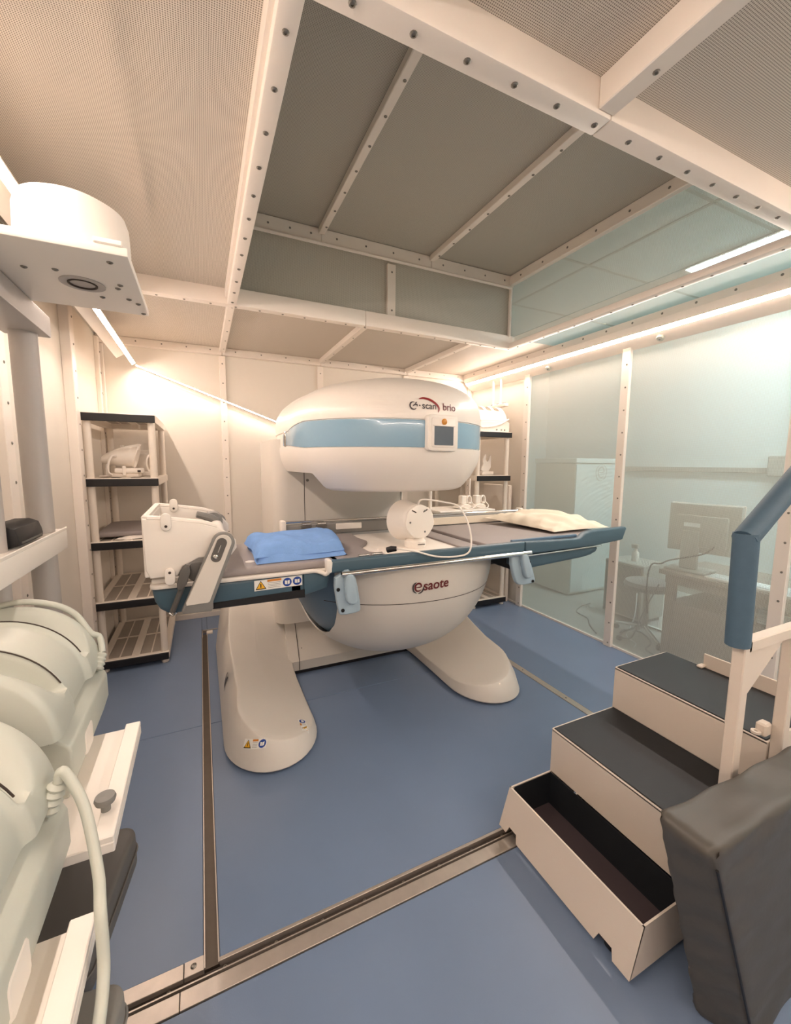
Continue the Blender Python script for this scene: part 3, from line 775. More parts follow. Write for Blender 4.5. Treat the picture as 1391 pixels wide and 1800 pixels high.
# end plate with a window
b = bm()
for y0, y1, z0, z1 in ((1.87, 1.96, 1.04, 1.276), (2.33, 2.425, 1.04, 1.276), (1.95, 2.34, 1.24, 1.276), (1.95, 2.34, 1.04, 1.10)): box(b, -.222, -.198, y0, y1, z0, z1, .004, 1)
obj('end_plate', b, 'white', FS)
obj('window_panel', box(bm(), -.208, -.203, 1.95, 2.34, 1.09, 1.25), 'grey', FS)
obj('rim', tube(bm(), [(.05, 1.878, 1.232), (-.01, 1.878, 1.252), (-.155, 1.878, 1.274), (-.20, 1.878, 1.278), (-.213, 1.89, 1.279), (-.213, 2.40, 1.283), (-.20, 2.417, 1.28), (-.155, 2.417, 1.274), (-.01, 2.417, 1.252), (.05, 2.417, 1.232)], .0125, 8), 'white', FS)
for x, y, z0, z1, s in ((-.137, 1.859, 1.228, 1.298, 1.22), (-.133, 1.859, 1.005, 1.075, 1), (-.137, 2.40, 1.245, 1.312, 1)):
    b = bm(); prism(b, rrect(x-.019, x+.019, z0, z1, .0185, 6), 'Y', y-.007, y+.006, .004, 2); t = obj('tab', b, 'white', FS, 40)
    zz = z0+.018 if s > 1.1 or y > 2 else z1-.018
    b = bm(); lathe(b, [(.0055, 0), (.0055, .0015), (.002, .001)], frame_at((x, y-.0068, zz), (0, -1, 0)), 12); obj('tab_screw', b, 'groove', t)
# base block with dark pivot
obj('base_block', box(bm(), -.205, .02, 1.905, 2.40, 1.0015, 1.022, .006, 2), 'white', FS)
obj('pivot_block', box(bm(), -.20, .03, 1.93, 2.38, 1.020, 1.06, .006, 2), 'grey_dk', FS)
b = bm(); lathe(b, [(.042, -.008), (.042, .008), (.034, .011)], frame_at((-.03, 1.878, 1.045), (0, -1, 0)), 28); obj('pivot_disc', b, 'grey_dk', FS)
# roller across the top
obj('roller', tube(bm(), [(.055, 1.895, 1.178), (.055, 2.40, 1.178)], .032, 18), 'white', FS)
obj('roller_end', tube(bm(), [(.045, 2.30, 1.20), (.045, 2.398, 1.20)], .045, 18), 'grey', FS)
obj('lever', tube(bm(), [(-.03, 2.25, 1.245), (.03, 2.26, 1.225), (.055, 2.28, 1.20)], [.016, .02, .024], 10), 'grey', FS)
for y0, y1 in ((1.832, 1.860), (2.520, 2.545)):
    def arm_poly(cx, cz, r, bl, br, kn):
        arc = [(cx+r*math.cos(math.radians(q)), cz+r*math.sin(math.radians(q))) for q in range(-18, 163, 12)]
        c = lambda p, q, k: (p[0]*(1-k)+q[0]*k, p[1]*(1-k)+q[1]*k)
        return arc+[c(bl, arc[-1], .05), c(bl, br, .08)]+[c(br, bl, .06), c(br, kn, .3), kn]
    a = obj('arm', prism(bm(), arm_poly(.0705, 1.168, .0445, (-.104, .884), (.021, .880), (.022, .922)), 'Y', y0, y1, .005, 2), 'grey', FS, 40)
    if y0 < 2:
        obj('arm_cover', prism(bm(), arm_poly(.0695, 1.170, .0325, (-.086, .918), (.007, .921), (.012, .934)), 'Y', y0-.004, y0+.004, .002, 1), 'grey_shell', a, 40)
        b = bm(); prism(b, rrect(-.020, .020, -.052, .052, .0195, 8), 'Y', -.004, .003, .002, 1)
        RM = Matrix.Translation((.052, y0-.004, 1.140)) @ Matrix.Rotation(math.radians(22), 4, 'Y')
        for v in b.verts: v.co = RM @ v.co
        sl = obj('slot', b, 'grey_dk', a, 40)
        b = bm(); lathe(b, [(.010, 0), (.010, .004), (.006, .006), (.005, .002)], RM @ frame_at((-.004, -.004, -.03), (0, -1, 0)), 16); obj('slot_pin', b, 'chrome', sl)
        b = bm(); tube(b, [RM @ Vector((.0, -.006, -.01)), RM @ Vector((.0, -.006, .022))], .002, 6); obj('slot_pointer', b, 'chrome', sl)
b = bm(); prism(b, smooth_poly([(-.085, 1.09), (-.05, 1.075), (-.082, .981), (-.118, .987)], 1), 'Y', 1.84, 1.862, .006, 2); obj('release_paddle', b, 'grey_dk', FS)
obj('release_rod', tube(bm(), [(-.092, 1.862, .99), (-.133, 1.872, .888)], .011, 10), 'grey_dk', FS)
obj('release_hook', tube(bm(), [(-.145, 1.875, .884), (-.133, 1.872, .872), (-.118, 1.872, .884)], .006, 8), 'chrome', FS)

# ---- folded towel
TW = thing('folded_towel', 'bright blue folded fleece towel on the leg end of the table', 'towel', (.44, 2.2, 1.034))
def sq_cloth(corners, z0, h, nx, ny, fold, seed, name, parent, m, layers=1):
    """soft slab between four corner points with rounded rim and folds"""
    rnd = random.Random(seed); ph = [rnd.uniform(0, 6.28) for _ in range(8)]
    A, B, Cc, D = [Vector(c) for c in corners]
    b = bm(); T, U = {}, {}
    for i in range(nx+1):
        for j in range(ny+1):
            u, v = i/nx, j/ny
            p = (A*(1-u)+B*u)*(1-v)+(D*(1-u)+Cc*u)*v
            e = min(u, 1-u)*2; f = min(v, 1-v)*2
            prof_ = (max(0, 1-(1-min(1, e*2.6))**2.4)*max(0, 1-(1-min(1, f*2.6))**2.4))**.5
            wob = fold*(math.sin(9*u+5*v+ph[0])+.7*math.sin(4*u-11*v+ph[1])+.5*math.sin(17*u+9*v+ph[2])+.4*math.sin(23*v-6*u+ph[3]))
            px = fold*.5*math.sin(7*v+ph[4]); py = fold*.6*math.sin(8*u+ph[5])
            T[i, j] = b.verts.new((p.x+px, p.y+py, z0+p.z+h*prof_+wob*prof_*.5))
            U[i, j] = b.verts.new((p.x+px, p.y+py, z0+p.z)) if 0 < i < nx and 0 < j < ny else T[i, j]
    for i in range(nx):
        for j in range(ny):
            b.faces.new((T[i, j], T[i+1, j], T[i+1, j+1], T[i, j+1]))
            q = (U[i, j], U[i, j+1], U[i+1, j+1], U[i+1, j])
            if len(set(q)) >= 3:
                try: b.faces.new(q)
                except ValueError: pass
    bmesh.ops.recalc_face_normals(b, faces=b.faces[:])
    return obj(name, b, m, parent, 80)
sq_cloth([(.215, 1.935, 0), (.66, 1.965, 0), (.70, 2.42, 0), (.215, 2.36, 0)], 1.037, .05, 26, 22, .008, 3, 'lower_fold', TW, 'towel')
sq_cloth([(.21, 1.95, .03), (.655, 1.975, .026), (.71, 2.45, .032), (.20, 2.37, .03)], 1.034, .058, 30, 24, .014, 5, 'upper_fold', TW, 'towel')
# ---- pillow
PW = thing('pillow', 'flat cream cotton pillow lying askew on the head end of the table', 'pillow', (2.3, 2.3, 1.06))
def pillow(parent):
    A, B, Cc, D = [Vector(c) for c in ((2.11, 2.0, 0), (2.60, 1.965, .01), (2.56, 2.58, .03), (1.99, 2.61, .03))]
    b = bm(); N = 44; T, U = {}, {}
    for i in range(N+1):
        for j in range(N+1):
            u, v = i/N, j/N
            s = .055*(math.sin(PI*v)**.8); t = .045*(math.sin(PI*u)**.8)       # sides pulled in between the corners
            uu = u*(1-2*s*.6)+s*.6; vv = v*(1-2*t*.6)+t*.6
            p = (A*(1-uu)+B*uu)*(1-vv)+(D*(1-uu)+Cc*uu)*vv
            k = (math.sin(PI*u)*math.sin(PI*v))**.55
            e = 1-k
            wr = .010*math.sin(26*u+8*v+2*math.sin(5*v))*e*k*2.2+.011*math.sin(31*v-10*u+1)*e*k*2.2+.006*math.sin(12*u+15*v)*k+.007*math.sin(45*u*v+3)*k
            T[i, j] = b.verts.new((p.x, p.y, p.z+1.055+.085*k+wr))
            U[i, j] = b.verts.new((p.x, p.y, p.z*(1-k)+1.055-.012*k)) if 0 < i < N and 0 < j < N else T[i, j]
    for i in range(N):
        for j in range(N):
            b.faces.new((T[i, j], T[i+1, j], T[i+1, j+1], T[i, j+1]))
            q = (U[i, j], U[i, j+1], U[i+1, j+1], U[i+1, j])
            try: b.faces.new(q)
            except ValueError: pass
    bmesh.ops.recalc_face_normals(b, faces=b.faces[:])
    obj('pillowcase', b, 'pillow', parent, 80)
    E = [T[i, 0].co.copy() if False else None for i in range(0)]
pillow(PW)
# ---- wrist coil standing on the white bed
WC = thing('wrist_coil', 'round white receiver coil standing upright on the white bed of the table', 'receiver coil', (1.13, 2.12, 1.018))
lathe_b = bm(); lathe(lathe_b, [(.060, 1.0185), (.062, 1.022), (.062, 1.055), (.056, 1.06), (.054, 1.066), (.052, 1.07), (.050, 1.14)], Matrix.Translation((1.115, 2.10, 0)), 32); obj('stand', lathe_b, 'white', WC, 30)
obj('stand_slot', box(bm(), 1.10, 1.145, 2.0355, 2.0385, 1.040, 1.044), 'groove', WC, 0)
ax = Vector((.16, -.985, .05)).normalized(); ctr = Vector((1.09, 2.105, 1.172))
M = frame_at(ctr, ax)
# barrel: hollow, flaring to an open mouth at the back
b = bm(); lathe(b, [(.082, .075), (.094, .062), (.098, .04), (.101, .01), (.108, -.03), (.120, -.078), (.116, -.08), (.102, -.03), (.092, .01), (.09, .03)], M, 40, True, False); obj('barrel', b, 'white', WC, 40)
pts = [(.096*math.cos(a)*(1+.018*math.cos(7*a)), .100*math.sin(a)*(1+.018*math.cos(7*a))) for a in [2*PI*i/48 for i in range(48)]]
b = bm(); prism(b, [(p[0], p[1]-.004) for p in pts], 'Z', .066, .084, .007, 3)
for v in b.verts: v.co = M @ v.co
FC = obj('end_cap', b, 'white', WC, 40)
for a in (75, 195, 315):
    b = bm(); lathe(b, [(.006, .0835), (.006, .086), (.003, .0865), (.002, .0845)], M @ Matrix.Translation((.068*math.cos(math.radians(a+15)), .068*math.sin(math.radians(a+15)), 0)), 12); obj('cap_screw', b, 'grey', FC)
for s in (-1, 1):
    b = bm(); box(b, -.016, .016, -.003, .003, .0835, .0855); RMs = M @ Matrix.Rotation(PI/2 if False else 0, 4, 'Z')
    for v in b.verts: v.co = M @ (Matrix.Translation((.060, s*.040, 0)) @ Matrix.Rotation(PI/2+s*-.45, 4, 'Z') @ v.co)
    obj('cap_slot', b, 'groove', FC, 0)
# cable looping out over the rail into a black socket
top = M @ Vector((.075, .0, .07))
b = bm(); tube(b, [top, top+Vector((.01, -.02, .05)), (1.24, 1.98, 1.285), (1.295, 1.92, 1.262), (1.325, 1.87, 1.17), (1.325, 1.838, 1.075), (1.30, 1.832, 1.018), (1.22, 1.838, 1.004), (1.10, 1.838, 1.016), (.98, 1.838, 1.053), (.905, 1.872, 1.066), (.885, 1.89, 1.065)], .0048, 10, 8); obj('cable', b, 'white', WC)
b = bm(); tube(b, [(.852, 1.912, 1.056), (.87, 1.897, 1.064), (.893, 1.884, 1.065)], [.015, .016, .013], 14); obj('plug', b, 'black', WC)
# ================================================================== PLASTIC SHELVING UNITS
def shelf_unit(x0, x1, y0, y1, label):
    R = thing('shelving_unit', label, 'shelf', ((x0+x1)/2, (y0+y1)/2, 0), 'plastic shelving units')
    for zt in (1.828, 1.388, .948, .518, .088):
        b = bm(); h = .052
        # rim frame with open middle, grille pieces lie inside it
        box(b, x0, x1, y0+.012, y0+.05, zt-h, zt, .004, 1); box(b, x0, x1, y1-.05, y1, zt-h, zt, .004, 1)
        box(b, x0, x0+.045, y0+.05, y1-.05, zt-h, zt); box(b, x1-.045, x1, y0+.05, y1-.05, zt-h, zt)
        xm, ym = (x0+x1)/2, (y0+y1)/2
        box(b, xm-.026, xm+.026, y0+.05, y1-.05, zt-.012, zt); box(b, x0+.045, x1-.045, ym-.012, ym+.012, zt-.010, zt-.001)
        for xa in ((x0+.045+xm-.026)/2, (x1-.045+xm+.026)/2): box(b, xa-.004, xa+.004, y0+.05, y1-.05, zt-.010, zt-.001)
        s = obj('shelf', b, 'rack', R, 0)
        obj('front_strip', box(bm(), x0+.002, x1-.002, y0, y0+.012, zt-h-.004, zt-.004, .003, 1), 'black', s, 0)
        xe = [x0+.045, (x0+.045+xm-.026)/2, xm-.026, xm+.026, (x1-.045+xm+.026)/2, x1-.045]
        for i in (0, 1, 3, 4):
            for ya, yb in ((y0+.05, ym-.012), (ym+.012, y1-.05)):
                obj('grille', box(bm(), xe[i]+.003, xe[i+1]-.003, ya, yb, zt-.009, zt-.004), 'grille', s, 0)
    tops = (.036, .466, .896, 1.336, 1.776)
    for za, zb in ((.088, .466), (.518, .896), (.948, 1.336), (1.388, 1.776)):
        for px in (x0+.03, x1-.03):
            for py in (y0+.045, y1-.035):
                obj('post', tube(bm(), [(px, py, za), (px, py, zb)], .024, 14), 'rack', R)
    for px in (x0+.03, x1-.03):
        for py in (y0+.045, y1-.035):
            b = bm(); lathe(b, [(.024, 0), (.026, .008), (.022, .036)], Matrix.Translation((px, py, 0)), 14); obj('foot', b, 'rack', R)
    return R
shelf_unit(-.715, -.278, 3.385, 4.262, 'cream plastic shelving unit with black front strips in the corner left of the scanner')
shelf_unit(2.49, 2.915, 3.385, 4.24, 'cream plastic shelving unit with black front strips behind the pillow end of the table')

# ---- knee coil on the left unit
K = thing('knee_coil', 'white tunnel-shaped knee coil with a cable on the left shelving unit', 'receiver coil', (-.5, 3.66, 1.388))
def egg(t, k): return k*math.cos(t), k*math.sin(t)
b = bm(); rings = []
for x, ry, rz, zc in ((-.655, .03, .015, 1.515), (-.648, .055, .03, 1.515), (-.60, .075, .05, 1.528), (-.54, .085, .07, 1.535), (-.47, .09, .078, 1.54), (-.435, .098, .085, 1.54), (-.43, .095, .08, 1.54), (-.46, .08, .068, 1.54), (-.52, .07, .055, 1.535)):
    rings.append([(x+.02*math.sin(t)*(1 if x > -.45 else 0), 3.66+ry*math.cos(t), zc+rz*math.sin(t)) for t in [2*PI*i/32 for i in range(32)]])
loft(b, rings); obj('tunnel', b, 'white', K, 40)
b = bm(); prism(b, [(-.60, 1.572), (-.50, 1.615), (-.42, 1.635), (-.405, 1.632), (-.425, 1.59), (-.46, 1.575)], 'Y', 3.61, 3.71, .008, 2); obj('top_cover', b, 'white', K)
obj('top_button', box(bm(), -.535, -.515, 3.64, 3.68, 1.59, 1.622, .003, 1), 'grey_shell', K)
obj('cradle', box(bm(), -.57, -.40, 3.57, 3.75, 1.418, 1.455, .01, 2), 'white', K)
obj('cradle_rail', box(bm(), -.60, -.42, 3.58, 3.74, 1.389, 1.418, .004, 1), 'rack', K)
obj('cradle_rib', box(bm(), -.52, -.497, 3.564, 3.574, 1.40, 1.47, .004, 1), 'white', K)
obj('support', box(bm(), -.632, -.607, 3.63, 3.69, 1.40, 1.51, .004, 1), 'grey_shell', K)
obj('socket', box(bm(), -.425, -.405, 3.562, 3.58, 1.425, 1.44), 'groove', K, 0)
b = bm(); tube(b, [(-.55, 3.575, 1.54), (-.575, 3.55, 1.54), (-.595, 3.54, 1.49), (-.60, 3.54, 1.43), (-.58, 3.55, 1.405), (-.62, 3.58, 1.398), (-.665, 3.62, 1.396)], .007, 8, 5); obj('cable', b, 'white', K)
o = thing('ring_coil', 'white ring-shaped coil lying behind the knee coil on the left shelving unit', 'receiver coil', (-.40, 3.9, 1.388))
M = frame_at((-.402, 3.9, 1.490), (1, -.35, 0))
b = bm(); lathe(b, [(.062, -.04), (.075, -.035), (.08, .0), (.075, .035), (.062, .04), (.055, .0)], M, 36, False, False)
bmesh.ops.bridge_loops(b, edges=[e for e in b.edges if e.is_boundary]); obj('ring', b, 'white', o)
obj('ring_foot', box(bm(), -.45, -.36, 3.84, 3.96, 1.389, 1.425, .006, 1), 'white', o)
tag(obj('backing_board', box(bm(), -.47, -.35, 4.06, 4.075, 1.389, 1.60, .002, 1), 'white'), 'small square white board standing upright behind the coils on the left shelving unit', 'board')
# ---- grey cushion on the third shelf
cu = thing('seat_cushion', 'flat grey cushion lying on a shelf of the left unit with folded plastic', 'cushion', (-.54, 3.8, .948))
b = bm(); prism(b, rrect(-.70, -.36, 3.50, 4.10, .03), 'Z', .958, .995, .014, 3)
for v in b.verts: v.co.z += .012*math.sin((v.co.x+.7)*9)+.01*(v.co.y-3.5)
obj('pad', b, 'mattress', cu)
sq_cloth([(-.58, 3.46, 0), (-.31, 3.46, 0), (-.31, 3.60, 0), (-.52, 3.56, 0)], .949, .016, 16, 10, .005, 9, 'plastic_fold', cu, 'white')

# ================================================================== COIL STAND (left edge)
ST = thing('coil_stand', 'tall grey-white metal stand with round posts and a deep shelf along the left wall', 'stand', (-.55, 1.7, 0))
for y, r in ((1.87, .039), (1.498, .026)):
    b = bm(); lathe(b, [(r, 0), (r, 1.936)], Matrix.Translation((-.531, y, 0)), 28); obj('post', b, 'column', ST)
obj('shelf', box(bm(), -.631, -.478, 1.30, 1.955, 1.169, 1.245, .005, 2), 'white', ST)
obj('shelf_lip', box(bm(), -.482, -.477, 1.31, 1.955, 1.240, 1.252, .002, 1), 'white', ST)
obj('top_beam', box(bm(), -.595, -.463, 1.105, 1.912, 1.936, 2.008, .005, 2), 'column', ST)
obj('base_rail', box(bm(), -.60, -.47, 1.475, 1.95, .0, .05, .006, 1), 'column', ST)
tagd = thing('handheld_device', 'black ribbed handheld device lying on the shelf of the coil stand', 'device', (-.54, 1.62, 1.247))
b = bm(); prism(b, smooth_poly([(-.585, 1.2475), (-.490, 1.2475), (-.486, 1.272), (-.50, 1.315), (-.575, 1.315), (-.59, 1.28)], 1), 'Y', 1.53, 1.735, .007, 2); obj('body', b, 'black', tagd)
for i in range(4): obj('rib', box(bm(), -.491-.005*i, -.485-.005*i, 1.545, 1.72, 1.259+i*.013, 1.264+i*.013), 'grey_dk', tagd, 0)
# ---- head coil resting on top of the stand
HC = thing('head_coil', 'white drum-shaped coil on a square board resting on top of the coil stand', 'receiver coil', (-.30, 1.49, 2.01))
HB = obj('board', box(bm(), -.561, -.143, 1.283, 1.751, 2.0095, 2.032, .004, 2), 'white', HC)
obj('board_edge', box(bm(), -.215, -.153, 1.279, 1.325, 2.030, 2.044, .003, 1), 'white', HB)
b = bm(); lathe(b, [(.121, 2.032), (.128, 2.042), (.130, 2.095), (.128, 2.154), (.121, 2.176), (.102, 2.187), (.043, 2.192), (.001, 2.192)], Matrix.Translation((-.287, 1.475, 0)), 56); obj('drum', b, 'white', HC)
obj('drum_latch', tube(bm(), [(-.174, 1.36, 2.048), (-.168, 1.445, 2.048)], .012, 10), 'white', HC)
b = bm(); lathe(b, [(.055, 0), (.055, .0022), (.041, .0035), (.036, .0015), (.035, -.0), (.001, .0005)], frame_at((-.286, 1.522, 2.0093), (0, 0, -1)), 36); hb = obj('hub', b, 'column', HC, 30)
b = bm(); lathe(b, [(.0355, 0), (.0355, .004), (.031, .004), (.031, 0)], frame_at((-.286, 1.522, 2.0093), (0, 0, -1)), 36, False, False); obj('hub_ring', b, 'groove', hb, 0)
for x, y in ((-.40, 1.462), (-.33, 1.445), (-.19, 1.335), (-.19, 1.488), (-.20, 1.517), (-.255, 1.615), (-.183, 1.60), (-.162, 1.632), (-.157, 1.726)):
    screw(HB, (x, y, 2.0095), (0, 0, -1), .9)

# ================================================================== COIL CART, pads and the two big coils
CT = thing('coil_cart', 'white low cart carrying the two large body coils beside the left wall', 'cart', (-.48, .8, 0))
for x in (-.66, -.36):
    for y in (.28, 1.34): obj('leg', box(bm(), x-.02, x+.02, y-.02, y+.02, 0, .68, .003, 1), 'white', CT)
for x in (-.66, -.34): obj('bearer', box(bm(), x-.025, x+.025, .24, 1.37, .68, .7345, .003, 1), 'white', CT)
obj('lower_shelf', box(bm(), -.70, -.30, .26, 1.37, .38, .40, .003, 1), 'white', CT)
def foam(nm, label, M, sx, sy, z0, z1, m):
    o = thing(nm, label, 'pad', M.translation, None)
    b = bm(); prism(b, rrect(-sx/2, sx/2, -sy/2, sy/2, .035, 6), 'Z', z0, z1, .012, 3)
    for v in b.verts: v.co = M @ v.co
    obj('pad', b, m, o)
    b = bm(); P = rrect(-sx/2-.002, sx/2+.002, -sy/2-.002, sy/2+.002, .037, 6); tube(b, [M @ Vector((p[0], p[1], (z0+z1)/2)) for p in P+P[:1]], .003, 6); obj('seam', b, m, o)
RZ = Matrix.Rotation(math.radians(-9), 4, 'Z')
foam('positioning_pad', 'grey foam pad, toned darker for its shade, in the gap between the two large coils on the cart', Matrix.Translation((-.415, 1.105, .40)) @ RZ, .38, .34, .001, .10, 'grey_dk')  # darker grey than the nearer pad stands in for its shadow
foam('positioning_pad', 'grey foam pad with rounded corners under the nearest coil at the bottom left', Matrix.Translation((-.405, .715, .40)) @ RZ, .42, .34, .001, .10, 'grey')

CXL, ZCC, RCC = -.49, .935, .195      # arch axis and radius of the body coil
def big_coil(name, label, y0, y1, first=True, CXL=-.49):
    """arched body coil: half-tunnel along Y with a raised rim at each end, crescent grips, side ledges and a block base"""
    o = thing(name, label, 'receiver coil', (CXL, (y0+y1)/2, .757), 'large body coils')
    b = bm(); L = y1-y0
    na = 80
    ss = [0, .003, .008, .016, .026, .034, .040, .044, .048, .053, .06, .068, .076, .085, .094, .102, .108, .112, .115, .118, .120, .122, .125, .130, .136, .142, .148, .156, .18]
    ss = ss+[L/2]+[L-q for q in ss[::-1]]; ny = len(ss)-1
    def R(y, a):
        """outer radius: rims at both ends, crescent recess beside each rim"""
        s = min(y-y0, y1-y)            # distance from the nearer end
        sg = lambda q, w_: 1/(1+math.exp(max(-60, min(60, q/w_))))
        r = RCC-.014
        rim = .014*sg(s-.132, .003)                     # raised end band, crisp step to the saddle
        aa = abs(a-90)                                  # degrees from the crown
        t_ = max(0, 1-(aa/70)**2)**.5
        lo, hi = .122-.086*t_, .121                      # crescent grip: sharp wall on the saddle side, soft on the rim side
        rec = .060*t_**.35*sg(s-hi, .0022)*sg(lo-s, .007) if t_ > .02 else 0
        edge = .012*max(0, 1-s/.016)**2
        return r+rim-rec-edge
    V = []
    for i in range(ny+1):
        y = y0+ss[i]
        row = []
        for k in range(na+1):
            a = 2+176*k/na; r = R(y, a)
            row.append(b.verts.new((CXL+r*math.cos(math.radians(a)), y, ZCC-.03+r*1.02*math.sin(math.radians(a)))))
        V.append(row)
    for i in range(ny):
        for k in range(na): b.faces.new((V[i][k], V[i+1][k], V[i+1][k+1], V[i][k+1]))
    # end faces: annulus down to the inner tunnel
    ri = .120
    for row, y, fl in ((V[0], y0, 1), (V[-1], y1, 0)):
        inn = [b.verts.new((CXL+ri*math.cos(math.radians(2+176*k/na)), y, ZCC-.03+ri*.9*math.sin(math.radians(2+176*k/na)))) for k in range(na+1)]
        for k in range(na): b.faces.new((row[k], row[k+1], inn[k+1], inn[k]))
        if fl: I0 = inn
        else: I1 = inn
    for k in range(na): b.faces.new((I0[k], I0[k+1], I1[k+1], I1[k]))
    bmesh.ops.recalc_face_normals(b, faces=b.faces[:])
    obj('arch', b, 'coil', o, 60)
    for y_ in (y0+.1225, y1-.1225):
        sm_ = []
        for k in range(27):
            a = 25+5*k; r = R(y_+(.006 if y_ < (y0+y1)/2 else -.006), a)-.0006
            sm_.append((CXL+r*math.cos(math.radians(a)), y_, ZCC-.03+r*1.02*math.sin(math.radians(a))))
        obj('cover_seam', tube(bm(), sm_, .0017, 6), 'groove', o)
    for s in (1, -1):
        X = lambda d: CXL+s*d
        P = [(X(.165), .90), (X(.172), .905), (X(.201), .878), (X(.206), .866), (X(.206), .80), (X(.192), .757), (X(.10), .757), (X(.10), .90)]
        b = bm(); prism(b, P, 'Y', y0+.03, y1-.012, .006, 2); bb = obj('side_block', b, 'coil', o, 50)
        obj('block_seam', box(bm(), min(X(.166), X(.1672)), max(X(.166), X(.1672)), y0+.03, y1-.012, .893, .9053), 'groove', bb, 0)
    b = bm(); prism(b, rrect(y0+.13, y0+.20, .785, .845, .012), 'X', CXL+.198, CXL+.208, .003, 1); obj('side_label_plate', b, 'white', o)
    screw(o, (CXL+.04, y0+.060, ZCC-.03+.150), (.25, 0, 1), 1.3)
    # corrugated strain relief and cable
    b = bm(); p0 = Vector((CXL+.188, y1-.055, .90)); d = (Vector((.25, .55, .75)) if first else Vector((.30, .05, .75))).normalized()
    tube(b, [p0+d*(.006*i) for i in range(9)], [.0165, .0195, .014, .018, .0132, .0168, .0122, .015, .0105], 14); obj('strain_relief', b, 'coil', o, 60)
    p1 = p0+d*.05
    if first: pts = [p1, p1+Vector((-.008, .02, .04)), (CXL+.172, y1-.012, 1.0), (CXL+.135, y1+.002, 1.058), (CXL+.08, y1+.004, 1.094), (CXL+.0, y1+.002, 1.108), (CXL-.10, y1+.002, 1.072), (CXL-.17, y1+.002, .97)]
    else: pts = [p1, p1+Vector((.006, 0, .018)), (-.228, y1-.06, .945), (-.206, y1-.085, .902), (-.184, y1-.135, .825), (-.172, y1-.190, .805), (-.166, y1-.225, .735), (-.166, y1-.290, .70), (-.17, y1-.42, .66)]
    b = bm(); tube(b, pts, .0085, 12, 8); obj('cable', b, 'coil', o)
    # white carrier board with a raised right edge
    e = y0-.135
    bd = obj('carrier_board', box(bm(), -.69, -.187, e, y1-.155, .735, .757, .002, 1), 'white', o)
    return o, e
def board(o, e, y1, knob):
    obj('edge_strip', box(bm(), -.222, -.187, e, y1, .757, .771, .002, 1), 'white', o)
    if knob:
        b = bm(); lathe(b, [(.009, .757), (.009, .788), (.018, .790), (.020, .797), (.018, .803), (.001, .804)], Matrix.Translation((-.213, e+.078, 0)), 20); obj('board_knob', b, 'grey', o)
c1, e1 = big_coil('body_coil', 'large arched body coil with its cable looped behind it, the farther on the cart', 1.03, 1.45)
board(c1, e1, 1.295, True)
c2, e2 = big_coil('body_coil', 'large arched body coil with its cable hanging down in front, nearest on the cart', .475, .895, False, -.455)
board(c2, e2, .745, False)
# ================================================================== RIGHT SHELVING UNIT, its contents
o = thing('shoulder_coil', 'white arched coil with three windows on top of the right shelving unit', 'receiver coil', (2.78, 3.7, 1.828))
b = bm(); N = 24; YC = 3.66
def arch_ring(x, r, rz): return [(x, YC-r*math.cos(PI*i/N), 1.83+rz*math.sin(PI*i/N)) for i in range(N+1)]
for xa, xb in ((2.555, 2.60), (2.665, 2.70), (2.765, 2.80), (2.865, 2.92)):
    o0, o1, i0, i1 = arch_ring(xa, .20, .28), arch_ring(xb, .20, .28), arch_ring(xa, .178, .258), arch_ring(xb, .178, .258)
    loft(b, [[o0[k], o1[k], i1[k], i0[k]] for k in range(N+1)])
obj('hoops', b, 'white', o, 40)
for a0, a1 in ((0, 7), (17, 24)):
    b = bm()
    oo = [(YC-.199*math.cos(PI*i/N), 1.831+.279*math.sin(PI*i/N)) for i in range(a0, a1+1)]; ii = [(YC-.180*math.cos(PI*i/N), 1.831+.258*math.sin(PI*i/N)) for i in range(a1, a0-1, -1)]
    prism(b, oo+ii, 'X', 2.557, 2.918); obj('side_skirt', b, 'white', o, 40)
obj('skirt_band', box(bm(), 2.56, 2.90, 3.452, 3.462, 1.93, 1.95, .003, 1), 'rack', o)
obj('front_skirt', prism(bm(), rrect(2.555, 2.925, 1.83, 1.935, .02), 'Y', 3.448, 3.464, .003, 1), 'white', o)
b = bm(); tube(b, [(2.56, 3.44, 1.87), (2.70, 3.435, 1.885), (2.82, 3.435, 1.92), (2.91, 3.445, 1.965)], .008, 8, 5); obj('cable', b, 'white', o)
for x in (2.76, 2.82, 2.86): obj('button', lathe(bm(), [(.008, 0), (.008, .006), (.002, .007)], frame_at((x, 3.448, 1.853), (0, -1, 0)), 10), 'grey', o)
o = thing('hook_holder', 'white fork-shaped holder standing on the second shelf of the right unit', 'holder', (2.76, 3.6, 1.388))
obj('fork', prism(bm(), smooth_poly([(2.69, 1.425), (2.69, 1.47), (2.715, 1.50), (2.705, 1.54), (2.72, 1.58), (2.745, 1.615), (2.755, 1.585), (2.745, 1.55), (2.765, 1.525), (2.785, 1.545), (2.80, 1.595), (2.815, 1.595), (2.815, 1.425)], 1), 'Y', 3.59, 3.61, .002, 1), 'white', o)
obj('base', box(bm(), 2.68, 2.83, 3.56, 3.65, 1.389, 1.425, .004, 1), 'white', o)
